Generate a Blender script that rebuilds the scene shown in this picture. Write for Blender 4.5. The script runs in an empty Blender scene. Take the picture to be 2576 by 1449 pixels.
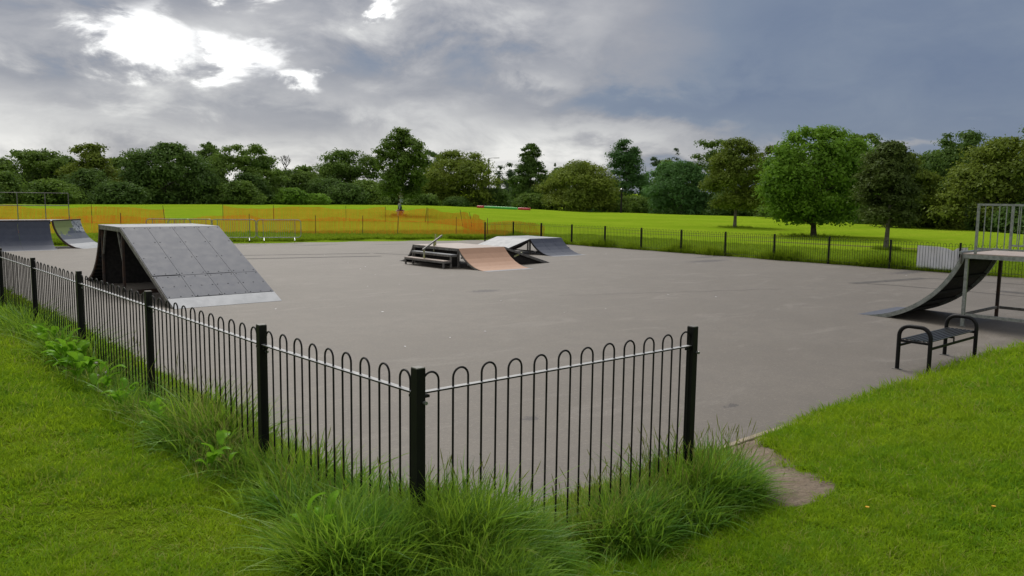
import bpy, math, random
import numpy as np
from mathutils import Matrix, Vector

S = bpy.context.scene
COL = S.collection
EXPO = 0.85

# ------------------------------------------------------------------ camera
CAM_H = 2.48
psi = math.radians(41.0); th = math.radians(6.46); rho = math.radians(0.75)
fw = Vector((math.sin(psi)*math.cos(th), math.cos(psi)*math.cos(th), -math.sin(th)))
r0 = Vector((math.cos(psi), -math.sin(psi), 0)); u0 = r0.cross(fw)
cr = r0*math.cos(rho) + u0*math.sin(rho); cu = -r0*math.sin(rho) + u0*math.cos(rho)
cd = bpy.data.cameras.new('camera'); cam = bpy.data.objects.new('camera', cd); COL.objects.link(cam)
cd.sensor_width = 36; cd.lens = 36*2000/2576; cd.clip_start = .05; cd.clip_end = 6000
cam.matrix_world = Matrix(((cr.x, cu.x, -fw.x, 0), (cr.y, cu.y, -fw.y, 0), (cr.z, cu.z, -fw.z, CAM_H), (0, 0, 0, 1)))
S.camera = cam
S.view_settings.view_transform = 'Standard'; S.view_settings.look = 'None'
S.view_settings.exposure = EXPO; S.view_settings.gamma = 1
S.view_settings.use_curve_mapping = False

# ------------------------------------------------------------------ sky: broken overcast over a Nishita sky
SUN_AZ, SUN_EL = 24.0, 50.0            # azimuth from +y towards +x
W = bpy.data.worlds.new('World'); S.world = W; W.use_nodes = True
nt = W.node_tree; nt.nodes.clear(); N = nt.nodes.new; L = nt.links.new
def setin(sock, v):
    if hasattr(v, 'is_linked') or isinstance(v, bpy.types.NodeSocket): L(v, sock)
    else: sock.default_value = v
def MA(op, a, b=None, c=None, clamp=False):
    n = N('ShaderNodeMath'); n.operation = op; n.use_clamp = clamp
    setin(n.inputs[0], a)
    if b is not None: setin(n.inputs[1], b)
    if c is not None: setin(n.inputs[2], c)
    return n.outputs[0]
def MAP(v, a, b, c=0., d=1., smooth=True):
    n = N('ShaderNodeMapRange'); n.interpolation_type = 'SMOOTHSTEP' if smooth else 'LINEAR'
    setin(n.inputs['Value'], v)
    for k, x in (('From Min', a), ('From Max', b), ('To Min', c), ('To Max', d)): n.inputs[k].default_value = x
    return n.outputs[0]
tc = N('ShaderNodeTexCoord'); sp = N('ShaderNodeSeparateXYZ'); L(tc.outputs['Generated'], sp.inputs[0])
X, Y, Z = sp.outputs
az = MA('MULTIPLY', MA('ARCTAN2', X, Y), 57.2958)
el = MA('MULTIPLY', MA('ARCSINE', Z), 57.2958)
den = MA('ADD', MA('MAXIMUM', Z, 0.0), 0.20)
cv = N('ShaderNodeCombineXYZ'); L(MA('DIVIDE', X, den), cv.inputs[0]); L(MA('DIVIDE', Y, den), cv.inputs[1])
def NOI(scale, det, rough, dist=0., off=0.):
    n = N('ShaderNodeTexNoise'); n.inputs['Scale'].default_value = scale; n.inputs['Detail'].default_value = det
    n.inputs['Roughness'].default_value = rough; n.inputs['Distortion'].default_value = dist
    if off:
        m = N('ShaderNodeMapping'); m.inputs['Location'].default_value = (off, off*1.7, off*.3); L(cv.outputs[0], m.inputs[0]); L(m.outputs[0], n.inputs['Vector'])
    else: L(cv.outputs[0], n.inputs['Vector'])
    return MA('SUBTRACT', n.outputs['Fac'], 0.5)
n_mass = NOI(1.1, 4, .5, .2, 3.1)
n_mid = NOI(3.0, 9, .52, .15, 7.7)
n_warp = NOI(2.2, 7, .55, .1, 12.3)
pn = N('ShaderNodeTexNoise'); pm_ = N('ShaderNodeMapping'); pm_.inputs['Scale'].default_value = (1, 1, 2.1); L(tc.outputs['Generated'], pm_.inputs[0]); L(pm_.outputs[0], pn.inputs['Vector'])
pn.inputs['Scale'].default_value = 8.5; pn.inputs['Detail'].default_value = 9; pn.inputs['Roughness'].default_value = .60; pn.inputs['Distortion'].default_value = .35
n_puff = MA('SUBTRACT', pn.outputs['Fac'], .5)
waz = MA('ADD', az, MA('ADD', MA('MULTIPLY', n_warp, 8.), MA('MULTIPLY', n_puff, 14.)))
wel = MA('ADD', el, MA('ADD', MA('MULTIPLY', n_mid, 3.5), MA('MULTIPLY', n_puff, 6.)))
def G(a0, e0, sa, se, amp):
    p = MA('POWER', MA('ABSOLUTE', MA('DIVIDE', MA('SUBTRACT', waz, a0), sa)), 2.)
    q = MA('POWER', MA('ABSOLUTE', MA('DIVIDE', MA('SUBTRACT', wel, e0), se)), 2.)
    return MA('MULTIPLY', MA('EXPONENT', MA('MULTIPLY', MA('ADD', p, q), -1.)), amp)
right = MA('MULTIPLY', MAP(waz, 37, 61), MAP(az, 170, 115))                       # the slate-blue rain cloud to the right
T = MA('SUBTRACT', .68, MA('MULTIPLY', right, .58))
for g in ((10, 11.2, 6.5, 2.6, -.22), (20.5, 12.7, 6, 1.0, -.36), (11, 7.2, 6, 1.2, -.30), (29.5, 8.6, 4.2, 1.9, -.26), (37.5, 9.6, 7, 2.8, -.27), (14, 5.2, 5, .8, -.1), (26, 4.6, 6, .8, -.10),
          (49, 6.6, 8, 1.3, -.26), (13, 3.0, 14, 1.6, .10), (36, 2.6, 12, 1.3, .16), (48, 4.3, 9, 1.25, .34), (42, 8.4, 2.6, .7, .22),
          (57, 2.8, 9, 1.0, .34), (67, 4.2, 2.4, .4, .30), (36, 12., 6, 1.5, .06), (30, 5.2, 9, 1., -.04), (22.6, 8.0, 1.4, .7, -.2)):
    T = MA('ADD', T, G(*g))
T = MA('ADD', T, MA('MULTIPLY', MAP(el, 13, 50), .16))
damp = MA('SUBTRACT', 1., MA('MULTIPLY', right, .62))
T = MA('ADD', T, MA('MULTIPLY', MA('ADD', MA('MULTIPLY', n_mid, .30), MA('ADD', MA('MULTIPLY', n_puff, 1.25), MA('MULTIPLY', n_mass, .30))), damp))
T = MA('MINIMUM', T, .93)
gap = None
for g in ((17.2, 9.7, 3.4, 1.7, 1.3), (21.6, 9.0, 2.6, 1.5, 1.25), (25.6, 7.7, 2.2, .9, 1.15), (31, 12.9, 1.5, .55, 1.2), (25, 14.0, 2.6, .9, 1.2), (35.5, 14.3, 1.6, .6, 1.0)):
    q = G(*g); gap = q if gap is None else MA('MAXIMUM', gap, q)
gap = MA('MULTIPLY', gap, MA('ADD', 1., MA('MULTIPLY', n_puff, 2.4)))
gapm = MAP(gap, .14, 1.2)
T = MA('ADD', T, MA('MULTIPLY', MAP(gap, .12, .6), .14))
ramp = N('ShaderNodeValToRGB'); cr_ = ramp.color_ramp
k = 1/2**EXPO
stops = ((.0, (.15, .195, .295)), (.22, (.205, .25, .335)), (.42, (.325, .335, .375)), (.6, (.455, .457, .48)), (.78, (.66, .66, .66)), (1., (.93, .925, .90)))
cr_.elements[0].position = 0; cr_.elements[1].position = 1
for i, (p, c) in enumerate(stops):
    e = cr_.elements[0] if i == 0 else cr_.elements[-1] if i == len(stops)-1 else cr_.elements.new(p)
    e.color = (c[0], c[1], c[2], 1)
L(T, ramp.inputs[0])
hot = N('ShaderNodeMix'); hot.data_type = 'RGBA'; L(gapm, hot.inputs[0]); L(ramp.outputs[0], hot.inputs[6]); hot.inputs[7].default_value = (1.7, 1.7, 1.68, 1)
below = N('ShaderNodeMix'); below.data_type = 'RGBA'; L(MAP(el, -3, 0), below.inputs[0]); below.inputs[6].default_value = (.12, .13, .12, 1); L(hot.outputs[2], below.inputs[7])
bg1 = N('ShaderNodeBackground'); L(below.outputs[2], bg1.inputs[0]); bg1.inputs[1].default_value = k
sky = N('ShaderNodeTexSky'); sky.sky_type = 'NISHITA'; sky.sun_disc = False
sky.sun_elevation = math.radians(SUN_EL); sky.sun_rotation = math.radians(SUN_AZ)
bg2 = N('ShaderNodeBackground'); L(sky.outputs[0], bg2.inputs[0]); bg2.inputs[1].default_value = .05
mx = N('ShaderNodeMixShader'); mx.inputs[0].default_value = .93; L(bg2.outputs[0], mx.inputs[1]); L(bg1.outputs[0], mx.inputs[2])
wo = N('ShaderNodeOutputWorld'); L(mx.outputs[0], wo.inputs[0])

# ------------------------------------------------------------------ sun, veiled by cloud
sd = bpy.data.lights.new('sun', 'SUN'); sd.energy = 1.5; sd.angle = math.radians(28); sd.color = (1, .965, .90)
so = bpy.data.objects.new('sun', sd); COL.objects.link(so)
ea, aa = math.radians(SUN_EL), math.radians(SUN_AZ)
sv = Vector((math.sin(aa)*math.cos(ea), math.cos(aa)*math.cos(ea), math.sin(ea)))
so.rotation_euler = sv.to_track_quat('Z', 'Y').to_euler(); so.location = (0, 0, 60)

# ================================================================== helpers
rng = np.random.default_rng(7); random.seed(7)
ORG = {}
def tag(o, label=None, cat=None, group=None, kind=None):
    if label: o['label'] = label
    if cat: o['category'] = cat
    if group: o['group'] = group
    if kind: o['kind'] = kind
    return o
def empty(name, loc, label, cat, group=None):
    o = bpy.data.objects.new(name, None); COL.objects.link(o); o.location = loc; o.empty_display_size = .2
    ORG[o] = Vector(loc); return tag(o, label, cat, group)
def org(o): return ORG.get(o, Vector((0, 0, 0)))
class MB:
    def __init__(s): s.v = []; s.f = []
    def add(s, v, f):
        b = len(s.v); s.v += [tuple(p) for p in v]; s.f += [tuple(i+b for i in q) for q in f]; return s
    def box(s, x0, x1, y0, y1, z0, z1):
        return s.add([(x0,y0,z0),(x1,y0,z0),(x1,y1,z0),(x0,y1,z0),(x0,y0,z1),(x1,y0,z1),(x1,y1,z1),(x0,y1,z1)],
                     [(3,2,1,0),(4,5,6,7),(0,1,5,4),(1,2,6,5),(2,3,7,6),(3,0,4,7)])
    def bar(s, p, q, w, h, up=(0,0,1)):
        p = Vector(p); q = Vector(q); d = (q-p).normalized(); upv = Vector(up)
        if abs(d.dot(upv)) > .98: upv = Vector((1,0,0))
        x = d.cross(upv).normalized()*w/2; y = x.cross(d).normalized()*h/2
        v = [p-x-y, p+x-y, p+x+y, p-x+y, q-x-y, q+x-y, q+x+y, q-x+y]
        return s.add(v, [(3,2,1,0),(4,5,6,7),(0,1,5,4),(1,2,6,5),(2,3,7,6),(3,0,4,7)])
    def tube(s, pts, r, n=8, cap=True):
        pts = [Vector(p) for p in pts]; m = len(pts); rr = r if isinstance(r, (list, tuple)) else [r]*m
        vs = []; x = None
        for i, p in enumerate(pts):
            d = (pts[min(i+1, m-1)] - pts[max(i-1, 0)]).normalized()
            if x is None: x = d.orthogonal().normalized()
            x = (x - d*x.dot(d)).normalized(); y = d.cross(x)
            vs += [p + (x*math.cos(2*math.pi*j/n) + y*math.sin(2*math.pi*j/n))*rr[i] for j in range(n)]
        fs = [(i*n+j, i*n+(j+1) % n, (i+1)*n+(j+1) % n, (i+1)*n+j) for i in range(m-1) for j in range(n)]
        if cap: fs += [tuple(range(n-1, -1, -1)), tuple((m-1)*n+j for j in range(n))]
        return s.add(vs, fs)
    def ball(s, c, rx, ry, rz, n=10, m=6):
        vs = [(c[0], c[1], c[2]-rz)]
        for i in range(1, m):
            a = math.pi*i/m - math.pi/2
            vs += [(c[0]+rx*math.cos(a)*math.cos(2*math.pi*j/n), c[1]+ry*math.cos(a)*math.sin(2*math.pi*j/n), c[2]+rz*math.sin(a)) for j in range(n)]
        vs.append((c[0], c[1], c[2]+rz)); t = len(vs)-1
        fs = [(0, 1+(j+1) % n, 1+j) for j in range(n)]
        for i in range(m-2): fs += [(1+i*n+j, 1+i*n+(j+1) % n, 1+(i+1)*n+(j+1) % n, 1+(i+1)*n+j) for j in range(n)]
        fs += [(t, 1+(m-2)*n+j, 1+(m-2)*n+(j+1) % n) for j in range(n)]
        return s.add(vs, fs)
    def slab(s, prof, x0, x1, thick, axis='x'):
        """a bent sheet: prof = [(y,z)...] top line, extruded along x from x0 to x1, thickness downwards along the normal"""
        n = len(prof); top = []; bot = []
        for i, (y, z) in enumerate(prof):
            a = prof[max(i-1, 0)]; b = prof[min(i+1, n-1)]; dy, dz = b[0]-a[0], b[1]-a[1]; l = math.hypot(dy, dz)
            nx, nz = -dz/l, dy/l
            if nz < 0 or (abs(nz) < 1e-6 and nx < 0): nx, nz = -nx, -nz
            top.append((y, z)); bot.append((y-nx*thick, z-nz*thick))
        vs = []
        for x in (x0, x1):
            for q in (top, bot): vs += [((x, y, z) if axis == 'x' else (y, x, z)) for y, z in q]
        T0, B0, T1, B1 = 0, n, 2*n, 3*n; fs = []
        for i in range(n-1):
            fs += [(T0+i, T0+i+1, T1+i+1, T1+i), (B0+i+1, B0+i, B1+i, B1+i+1), (T0+i+1, T0+i, B0+i, B0+i+1), (T1+i, T1+i+1, B1+i+1, B1+i)]
        fs += [(T0, T1, B1, B0), (T1+n-1, T0+n-1, B0+n-1, B1+n-1)]
        return s.add(vs, fs)
    def mesh(s, name, o=Vector((0,0,0)), smooth=False, fix=True):
        me = bpy.data.meshes.new(name); me.from_pydata([(p[0]-o.x, p[1]-o.y, p[2]-o.z) for p in s.v], [], s.f)
        if fix:
            import bmesh
            bm = bmesh.new(); bm.from_mesh(me); bmesh.ops.recalc_face_normals(bm, faces=bm.faces); bm.to_mesh(me); bm.free()
        if smooth:
            me.polygons.foreach_set('use_smooth', [True]*len(me.polygons))
            try: me.set_sharp_from_angle(angle=math.radians(40))
            except Exception: pass
        me.update(); return me
    def build(s, name, mat, parent=None, smooth=False, bevel=0.):
        o_ = org(parent) if parent else Vector((0,0,0))
        me = s.mesh(name, o_, smooth); me.materials.append(mat)
        ob = bpy.data.objects.new(name, me); COL.objects.link(ob)
        if parent: ob.parent = parent; ORG[ob] = o_
        if bevel:
            b = ob.modifiers.new('bevel', 'BEVEL'); b.width = bevel; b.segments = 1; b.limit_method = 'ANGLE'
        return ob
def piece(name, me, parent, loc, rot=(0,0,0), scale=None):
    """one of many alike pieces: a shared mesh at a place of its own"""
    ob = bpy.data.objects.new(name, me); COL.objects.link(ob)
    if parent: ob.parent = parent
    ob.location = Vector(loc) - org(parent); ob.rotation_euler = rot
    if scale: ob.scale = scale
    ORG[ob] = Vector(loc); return ob
def np_mesh(name, V, Fq, mat=None, smooth=False):
    V = np.asarray(V, np.float32); Fq = np.asarray(Fq, np.int32); k_ = Fq.shape[1]
    me = bpy.data.meshes.new(name); me.vertices.add(len(V)); me.vertices.foreach_set('co', V.ravel())
    me.loops.add(Fq.size); me.loops.foreach_set('vertex_index', Fq.ravel())
    me.polygons.add(len(Fq)); me.polygons.foreach_set('loop_start', np.arange(0, Fq.size, k_, dtype=np.int32))
    try: me.polygons.foreach_set('loop_total', np.full(len(Fq), k_, np.int32))
    except Exception: pass
    if smooth: me.polygons.foreach_set('use_smooth', np.ones(len(Fq), bool))
    me.update(calc_edges=True); me.validate()
    if mat: me.materials.append(mat)
    return me

# ------------------------------------------------------------------ materials
def newmat(name):
    m = bpy.data.materials.new(name); m.use_nodes = True; t = m.node_tree; t.nodes.clear()
    return m, t, t.nodes.new, t.links.new
def mix(t, fac, a, b, blend='MIX'):
    n = t.nodes.new('ShaderNodeMix'); n.data_type = 'RGBA'; n.blend_type = blend
    for s_, v in ((n.inputs[0], fac), (n.inputs[6], a), (n.inputs[7], b)):
        if isinstance(v, bpy.types.NodeSocket): t.links.new(v, s_)
        elif isinstance(v, (int, float)): s_.default_value = v
        else: s_.default_value = (*v, 1)
    return n.outputs[2]
def noise(t, vec, scale, det=4, rough=.55, dist=0., stretch=None):
    n = t.nodes.new('ShaderNodeTexNoise'); n.inputs['Scale'].default_value = scale; n.inputs['Detail'].default_value = det
    n.inputs['Roughness'].default_value = rough; n.inputs['Distortion'].default_value = dist
    if stretch:
        m = t.nodes.new('ShaderNodeMapping'); m.inputs['Scale'].default_value = stretch; t.links.new(vec, m.inputs[0]); vec = m.outputs[0]
    t.links.new(vec, n.inputs['Vector']); return n.outputs['Fac']
def mapr(t, v, a, b, c=0., d=1.):
    n = t.nodes.new('ShaderNodeMapRange'); n.interpolation_type = 'SMOOTHSTEP'; t.links.new(v, n.inputs[0])
    for i, x in enumerate((a, b, c, d)): n.inputs[1+i].default_value = x
    return n.outputs[0]
def mth(t, op, a, b=None):
    n = t.nodes.new('ShaderNodeMath'); n.operation = op
    for i, v in enumerate((a, b)):
        if v is None: continue
        if isinstance(v, bpy.types.NodeSocket): t.links.new(v, n.inputs[i])
        else: n.inputs[i].default_value = v
    return n.outputs[0]
def pos(t): return t.nodes.new('ShaderNodeNewGeometry').outputs['Position']
def objco(t): return t.nodes.new('ShaderNodeTexCoord').outputs['Object']
def finish(m, t, col, rough=.6, metal=0., spec=.5, bump=None, bstr=.3, bdist=.01):
    p = t.nodes.new('ShaderNodeBsdfPrincipled'); o = t.nodes.new('ShaderNodeOutputMaterial'); t.links.new(p.outputs[0], o.inputs[0])
    if isinstance(col, bpy.types.NodeSocket): t.links.new(col, p.inputs['Base Color'])
    else: p.inputs['Base Color'].default_value = (*col, 1)
    if isinstance(rough, bpy.types.NodeSocket): t.links.new(rough, p.inputs['Roughness'])
    else: p.inputs['Roughness'].default_value = rough
    p.inputs['Metallic'].default_value = metal; p.inputs['Specular IOR Level'].default_value = spec
    if bump is not None:
        b = t.nodes.new('ShaderNodeBump'); b.inputs['Strength'].default_value = bstr; b.inputs['Distance'].default_value = bdist
        t.links.new(bump, b.inputs['Height']); t.links.new(b.outputs[0], p.inputs['Normal'])
    return m
def plain(name, c, c2=None, scale=6, rough=.5, metal=0., spec=.5, bstr=.15, det=5):
    m, t, n, l = newmat(name); P = pos(t)
    f = noise(t, P, scale, det, .6)
    col = mix(t, mapr(t, f, .35, .68), c, c2 or tuple(x*.7 for x in c))
    rnd = t.nodes.new('ShaderNodeObjectInfo').outputs['Random']
    col = mix(t, mth(t, 'MULTIPLY', rnd, .16), col, tuple(x*.55 for x in c))
    return finish(m, t, col, rough, metal, spec, noise(t, P, scale*8, 3), bstr)
def leafmat(name, c1, c2, trans=.35, scale=.5, rough=.6, tip=None, gloss=.014, var=.5, mott=None):
    m, t, n, l = newmat(name); P = pos(t)
    rnd = n('ShaderNodeObjectInfo').outputs['Random']
    f = noise(t, P, scale, 4, .6); g = noise(t, P, scale*9, 2, .6)
    col = mix(t, mapr(t, f, .36, .64), c1, c2)
    col = mix(t, mapr(t, g, .35, .75, 0, .6), col, tuple(x*1.5 for x in c2))
    col = mix(t, mth(t, 'MULTIPLY', rnd, var), col, tip or tuple(x*.6 for x in c1))
    if mott:
        col = mix(t, mapr(t, noise(t, P, 2.3, 5, .7), .52, .66, 0, .6), col, mott[0]); col = mix(t, mapr(t, noise(t, P, .9, 6, .7, .5), .55, .68, 0, .55), col, mott[1]); col = mix(t, mapr(t, rnd, .90, .94), col, mott[2])
    d = n('ShaderNodeBsdfDiffuse'); tr = n('ShaderNodeBsdfTranslucent'); gl = n('ShaderNodeBsdfGlossy'); gl.inputs['Roughness'].default_value = rough*.7
    gl.inputs['Color'].default_value = (.6, .65, .6, 1)
    l(col, d.inputs[0]); l(mix(t, .5, col, tuple(min(1, x*1.6) for x in c2)), tr.inputs[0])
    a = n('ShaderNodeMixShader'); a.inputs[0].default_value = trans; l(d.outputs[0], a.inputs[1]); l(tr.outputs[0], a.inputs[2])
    b = n('ShaderNodeMixShader'); b.inputs[0].default_value = gloss; l(a.outputs[0], b.inputs[1]); l(gl.outputs[0], b.inputs[2])
    o = n('ShaderNodeOutputMaterial'); l(b.outputs[0], o.inputs[0]); return m

M = {}
M['black'] = plain('black_paint', (.006, .006, .0065), (.009, .0085, .0085), 9, .5, 0, .22, .05)
M['blackrail'] = plain('worn_black_paint', (.010, .010, .0105), (.018, .018, .018), 14, .42, .0, .4, .05)
m, t, n, l = newmat('sky_sheen_rail_paint'); nz_ = n('ShaderNodeSeparateXYZ'); l(n('ShaderNodeNewGeometry').outputs['Normal'], nz_.inputs[0])
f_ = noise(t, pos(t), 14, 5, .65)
M['rail'] = finish(m, t, mix(t, mapr(t, nz_.outputs[2], .5, .8), (.010, .010, .010), mix(t, mapr(t, f_, .3, .7), (.36, .36, .36), (.46, .46, .45))), .4, 0, .4)  # upward faces pale: sky reflection put into the colour, on worn paint
M['galv'] = plain('galvanised_steel', (.34, .36, .34), (.20, .22, .20), 16, .42, .55, .5, .1)
M['galvdark'] = plain('weathered_steel', (.20, .195, .18), (.10, .088, .078), 10, .6, .2, .4, .2)
M['rust'] = plain('rusty_steel', (.055, .046, .042), (.10, .055, .038), 7, .75, .2, .3, .3)
M['timber'] = plain('dark_stained_timber', (.020, .018, .017), (.034, .030, .028), 12, .85, 0, .2, .3)
M['deck'] = plain('pinkish_deck_board', (.42, .34, .29), (.35, .30, .27), 3.5, .5, 0, .5, .08)
M['greydeck'] = plain('pale_worn_sheen_board', (.34, .35, .36), (.22, .23, .25), 3.0, .5, 0, .4, .1)  # pale decks; on the second box's bank it carries painted sky sheen
M['plate'] = plain('bare_steel_plate', (.30, .31, .33), (.24, .25, .27), 4, .6, .15, .3, .06)
M['bolt'] = plain('dark_screw', (.012, .012, .013), (.02, .02, .02), 20, .95, 0, .05)
M['yellowpaint'] = plain('peeling_yellow_paint', (.36, .36, .10), (.30, .31, .26), 7, .6)
M['concrete'] = plain('edging_concrete', (.36, .30, .22), (.26, .22, .17), 9, .9, 0, .2, .4)
M['white'] = plain('white_sheet', (.80, .80, .82), (.72, .73, .76), 2.5, .5, 0, .4, .1)
M['stone'] = plain('grey_stone_wall', (.22, .20, .18), (.15, .14, .13), .8, .9)
M['slate'] = plain('slate_roof', (.075, .08, .09), (.05, .055, .06), .9, .7)
M['glass'] = plain('dark_window', (.03, .035, .04), None, 3, .12)
M['bark'] = plain('bark', (.085, .072, .055), (.045, .038, .03), 3.2, .95, 0, .2, .8)
M['barkpale'] = plain('pale_bark', (.17, .155, .125), (.09, .08, .065), 4, .95, 0, .2, .8)
M['tubegreen'] = plain('green_vinyl', (.08, .46, .07), (.07, .40, .06), 1, .35)
M['tubered'] = plain('red_vinyl', (.50, .03, .04), (.42, .025, .03), 1, .35)
M['pink'] = plain('pink_petals', (.60, .22, .28), (.65, .40, .42), 9, .7)
M['paleblue'] = plain('pale_blue_wrap', (.42, .52, .60), (.62, .66, .70), 9, .5)
M['darknavy'] = plain('navy_cloth', (.02, .025, .05), None, 6, .8)
M['plushwhite'] = plain('white_plush', (.66, .62, .58), (.52, .48, .44), 12, .9)
M['plushbrown'] = plain('tan_plush', (.34, .22, .14), (.26, .16, .10), 12, .9)

def sheetmat(name, c1, c2, scuff, rough=.42, gr=False, spec=.22):
    m, t, n, l = newmat(name); P = pos(t)
    f = noise(t, P, 4.5, 7, .68); g = noise(t, P, 9, 6, .7, .5)
    s = noise(t, P, 3., 8, .7, 1.2, (6, .8, 1.2))
    rnd = n('ShaderNodeObjectInfo').outputs['Random']
    col = mix(t, mapr(t, f, .32, .68), c1, c2)
    col = mix(t, mth(t, 'MULTIPLY', rnd, .35), col, tuple(x*1.35 for x in c1))
    col = mix(t, mapr(t, s, .60, .78, 0, .55), col, scuff)
    col = mix(t, mapr(t, g, .60, .78, 0, .45), col, tuple(x*.5 for x in c1))
    if gr:                                              # sprayed paint left on the upper sheet
        O = objco(t); sp_ = n('ShaderNodeSeparateXYZ'); l(P, sp_.inputs[0])
        w = noise(t, P, 2.2, 5, .65)
        up = mth(t, 'ADD', sp_.outputs[2], mth(t, 'MULTIPLY', mth(t, 'SUBTRACT', w, .5), 1.3))
        along = mth(t, 'ADD', mth(t, 'MULTIPLY', mth(t, 'ADD', sp_.outputs[0], sp_.outputs[1]), .7071), mth(t, 'MULTIPLY', mth(t, 'SUBTRACT', noise(t, P, 3.1, 4), .5), .8))
        paint = mapr(t, up, .62, .70)
        lime = mth(t, 'MULTIPLY', paint, mapr(t, along, 35.25, 35.05))
        wht = mth(t, 'MULTIPLY', paint, mth(t, 'MULTIPLY', mapr(t, along, 35.05, 35.2), mapr(t, noise(t, P, 9, 4, .7), .40, .5)))
        col = mix(t, lime, col, (.27, .33, .10)); col = mix(t, wht, col, (.52, .54, .55))
    return finish(m, t, col, mapr(t, f, .3, .7, rough-.02, rough+.05), 0, spec, noise(t, P, 60, 3), .05)
M['ramp'] = sheetmat('dark_ramp_sheet', (.074, .080, .102), (.098, .105, .130), (.16, .168, .19), .60)
M['rampblue'] = sheetmat('slate_ramp_sheet', (.060, .068, .095), (.085, .092, .118), (.13, .14, .16), .58)
M['rampgraf'] = sheetmat('painted_ramp_sheet', (.10, .115, .145), (.13, .145, .175), (.22, .23, .25), .40, True, .5)
M['salmon'] = sheetmat('salmon_ramp_sheet', (.45, .275, .185), (.41, .25, .17), (.48, .32, .23), .52)

# tarmac of the pad
m, t, n, l = newmat('worn_tarmac'); P = pos(t)
a1 = noise(t, P, .35, 5, .6); a2 = noise(t, P, 2.2, 6, .65, .4); a3 = noise(t, P, 95, 3, .7); st = noise(t, P, .8, 7, .68, .8, (.55, 1.6, 1))
col = mix(t, mapr(t, a1, .3, .7), (.128, .107, .082), (.162, .138, .110))
col = mix(t, mapr(t, a2, .40, .62, 0, .55), col, (.112, .094, .075))
col = mix(t, mapr(t, st, .54, .68, 0, .6), col, (.225, .198, .168))
col = mix(t, mapr(t, noise(t, P, .55, 6, .7, 1.2, (1.7, .6, 1)), .66, .76, 0, .45), col, (.12, .105, .096))
col = mix(t, mapr(t, noise(t, P, 30, 5, .8), .45, .60, .0, .55), col, (.100, .086, .072))
col = mix(t, mapr(t, noise(t, P, 17, 6, .85), .53, .64, 0, .42), col, (.31, .275, .235))
col = mix(t, mapr(t, a3, .42, .62, .0, .55), col, (.105, .090, .076))
col = mix(t, mapr(t, noise(t, P, 210, 2, .6), .64, .78, 0, .5), col, (.40, .37, .34))
spx = n('ShaderNodeSeparateXYZ'); l(P, spx.inputs[0])
def spot(x, y, rx, ry, c, wob=.12, hard=.75):           # an irregular worn-through spot
    global col
    w = mth(t, 'MULTIPLY', mth(t, 'SUBTRACT', noise(t, P, 12, 6, .75), .5), 4.5)
    d = mth(t, 'SQRT', mth(t, 'ADD', mth(t, 'POWER', mth(t, 'DIVIDE', mth(t, 'SUBTRACT', spx.outputs[0], x), rx), 2.), mth(t, 'POWER', mth(t, 'DIVIDE', mth(t, 'SUBTRACT', spx.outputs[1], y), ry), 2.)))
    col = mix(t, mapr(t, mth(t, 'ADD', d, w), 1.0, hard), col, c)
for s_ in ((5.95, 6.48, .13, .09), (8.26, 5.38, .13, .07), (18.9, 36.6, 1.2, .5), (22.3, 35.5, 1.1, .3), (27.5, 19.4, 1.3, .4), (29.6, 20.8, 1., .3), (29.8, 12.2, 1.5, .35), (13.3, 16.4, .5, .25), (17.3, 22.1, .2, .2)):
    spot(*s_, (.06, .05, .045))
M['tarmac'] = finish(m, t, col, .66, 0, .55, mth(t, 'ADD', a3, noise(t, P, 30, 3)), .5, .006)
M['seam'] = plain('bitumen_seam', (.062, .056, .05), (.105, .093, .082), 5, .75, 0, .4, .3)

# ground: lawn, meadow, trodden earth
m, t, n, l = newmat('park_grass'); P = pos(t); spx = n('ShaderNodeSeparateXYZ'); l(P, spx.inputs[0])
dist = mth(t, 'SQRT', mth(t, 'ADD', mth(t, 'POWER', spx.outputs[0], 2.), mth(t, 'POWER', spx.outputs[1], 2.)))
g1 = noise(t, P, .09, 6, .6, .4, (1, 1, .2)); g2 = noise(t, P, .8, 6, .65); g3 = noise(t, P, 14, 4, .7); g4 = noise(t, P, .25, 7, .7, .6, (1, 2.5, 1))
near = mix(t, mapr(t, g2, .35, .68), (.085, .160, .006), (.145, .205, .012))
near = mix(t, mapr(t, g3, .5, .75, 0, .6), near, (.06, .05, .02))
far = mix(t, mapr(t, g1, .32, .66), (.195, .315, .014), (.25, .365, .020))
far = mix(t, mapr(t, g4, .50, .70, 0, .75), far, (.33, .385, .035))
far = mix(t, mapr(t, noise(t, P, .6, 6, .7, .8, (1, 1.8, 1)), .55, .72, 0, .45), far, (.13, .22, .010))
far = mix(t, mapr(t, g3, .42, .72, 0, .45), far, (.155, .245, .014))
col = mix(t, mapr(t, dist, 22, 33), near, far)
def ell(x, y, rx, ry, rot=0., wob=.5, sc=3.2):
    c_, s_ = math.cos(rot), math.sin(rot)
    dx = mth(t, 'SUBTRACT', spx.outputs[0], x); dy = mth(t, 'SUBTRACT', spx.outputs[1], y)
    p_ = mth(t, 'DIVIDE', mth(t, 'ADD', mth(t, 'MULTIPLY', dx, c_), mth(t, 'MULTIPLY', dy, s_)), rx)
    q_ = mth(t, 'DIVIDE', mth(t, 'SUBTRACT', mth(t, 'MULTIPLY', dy, c_), mth(t, 'MULTIPLY', dx, s_)), ry)
    d_ = mth(t, 'SQRT', mth(t, 'ADD', mth(t, 'POWER', p_, 2.), mth(t, 'POWER', q_, 2.)))
    return mth(t, 'ADD', d_, mth(t, 'MULTIPLY', mth(t, 'SUBTRACT', noise(t, P, sc, 5, .65), .5), wob))
soil = mix(t, mapr(t, noise(t, P, 4, 6, .65), .35, .65), (.24, .19, .145), (.30, .245, .19))
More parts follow.
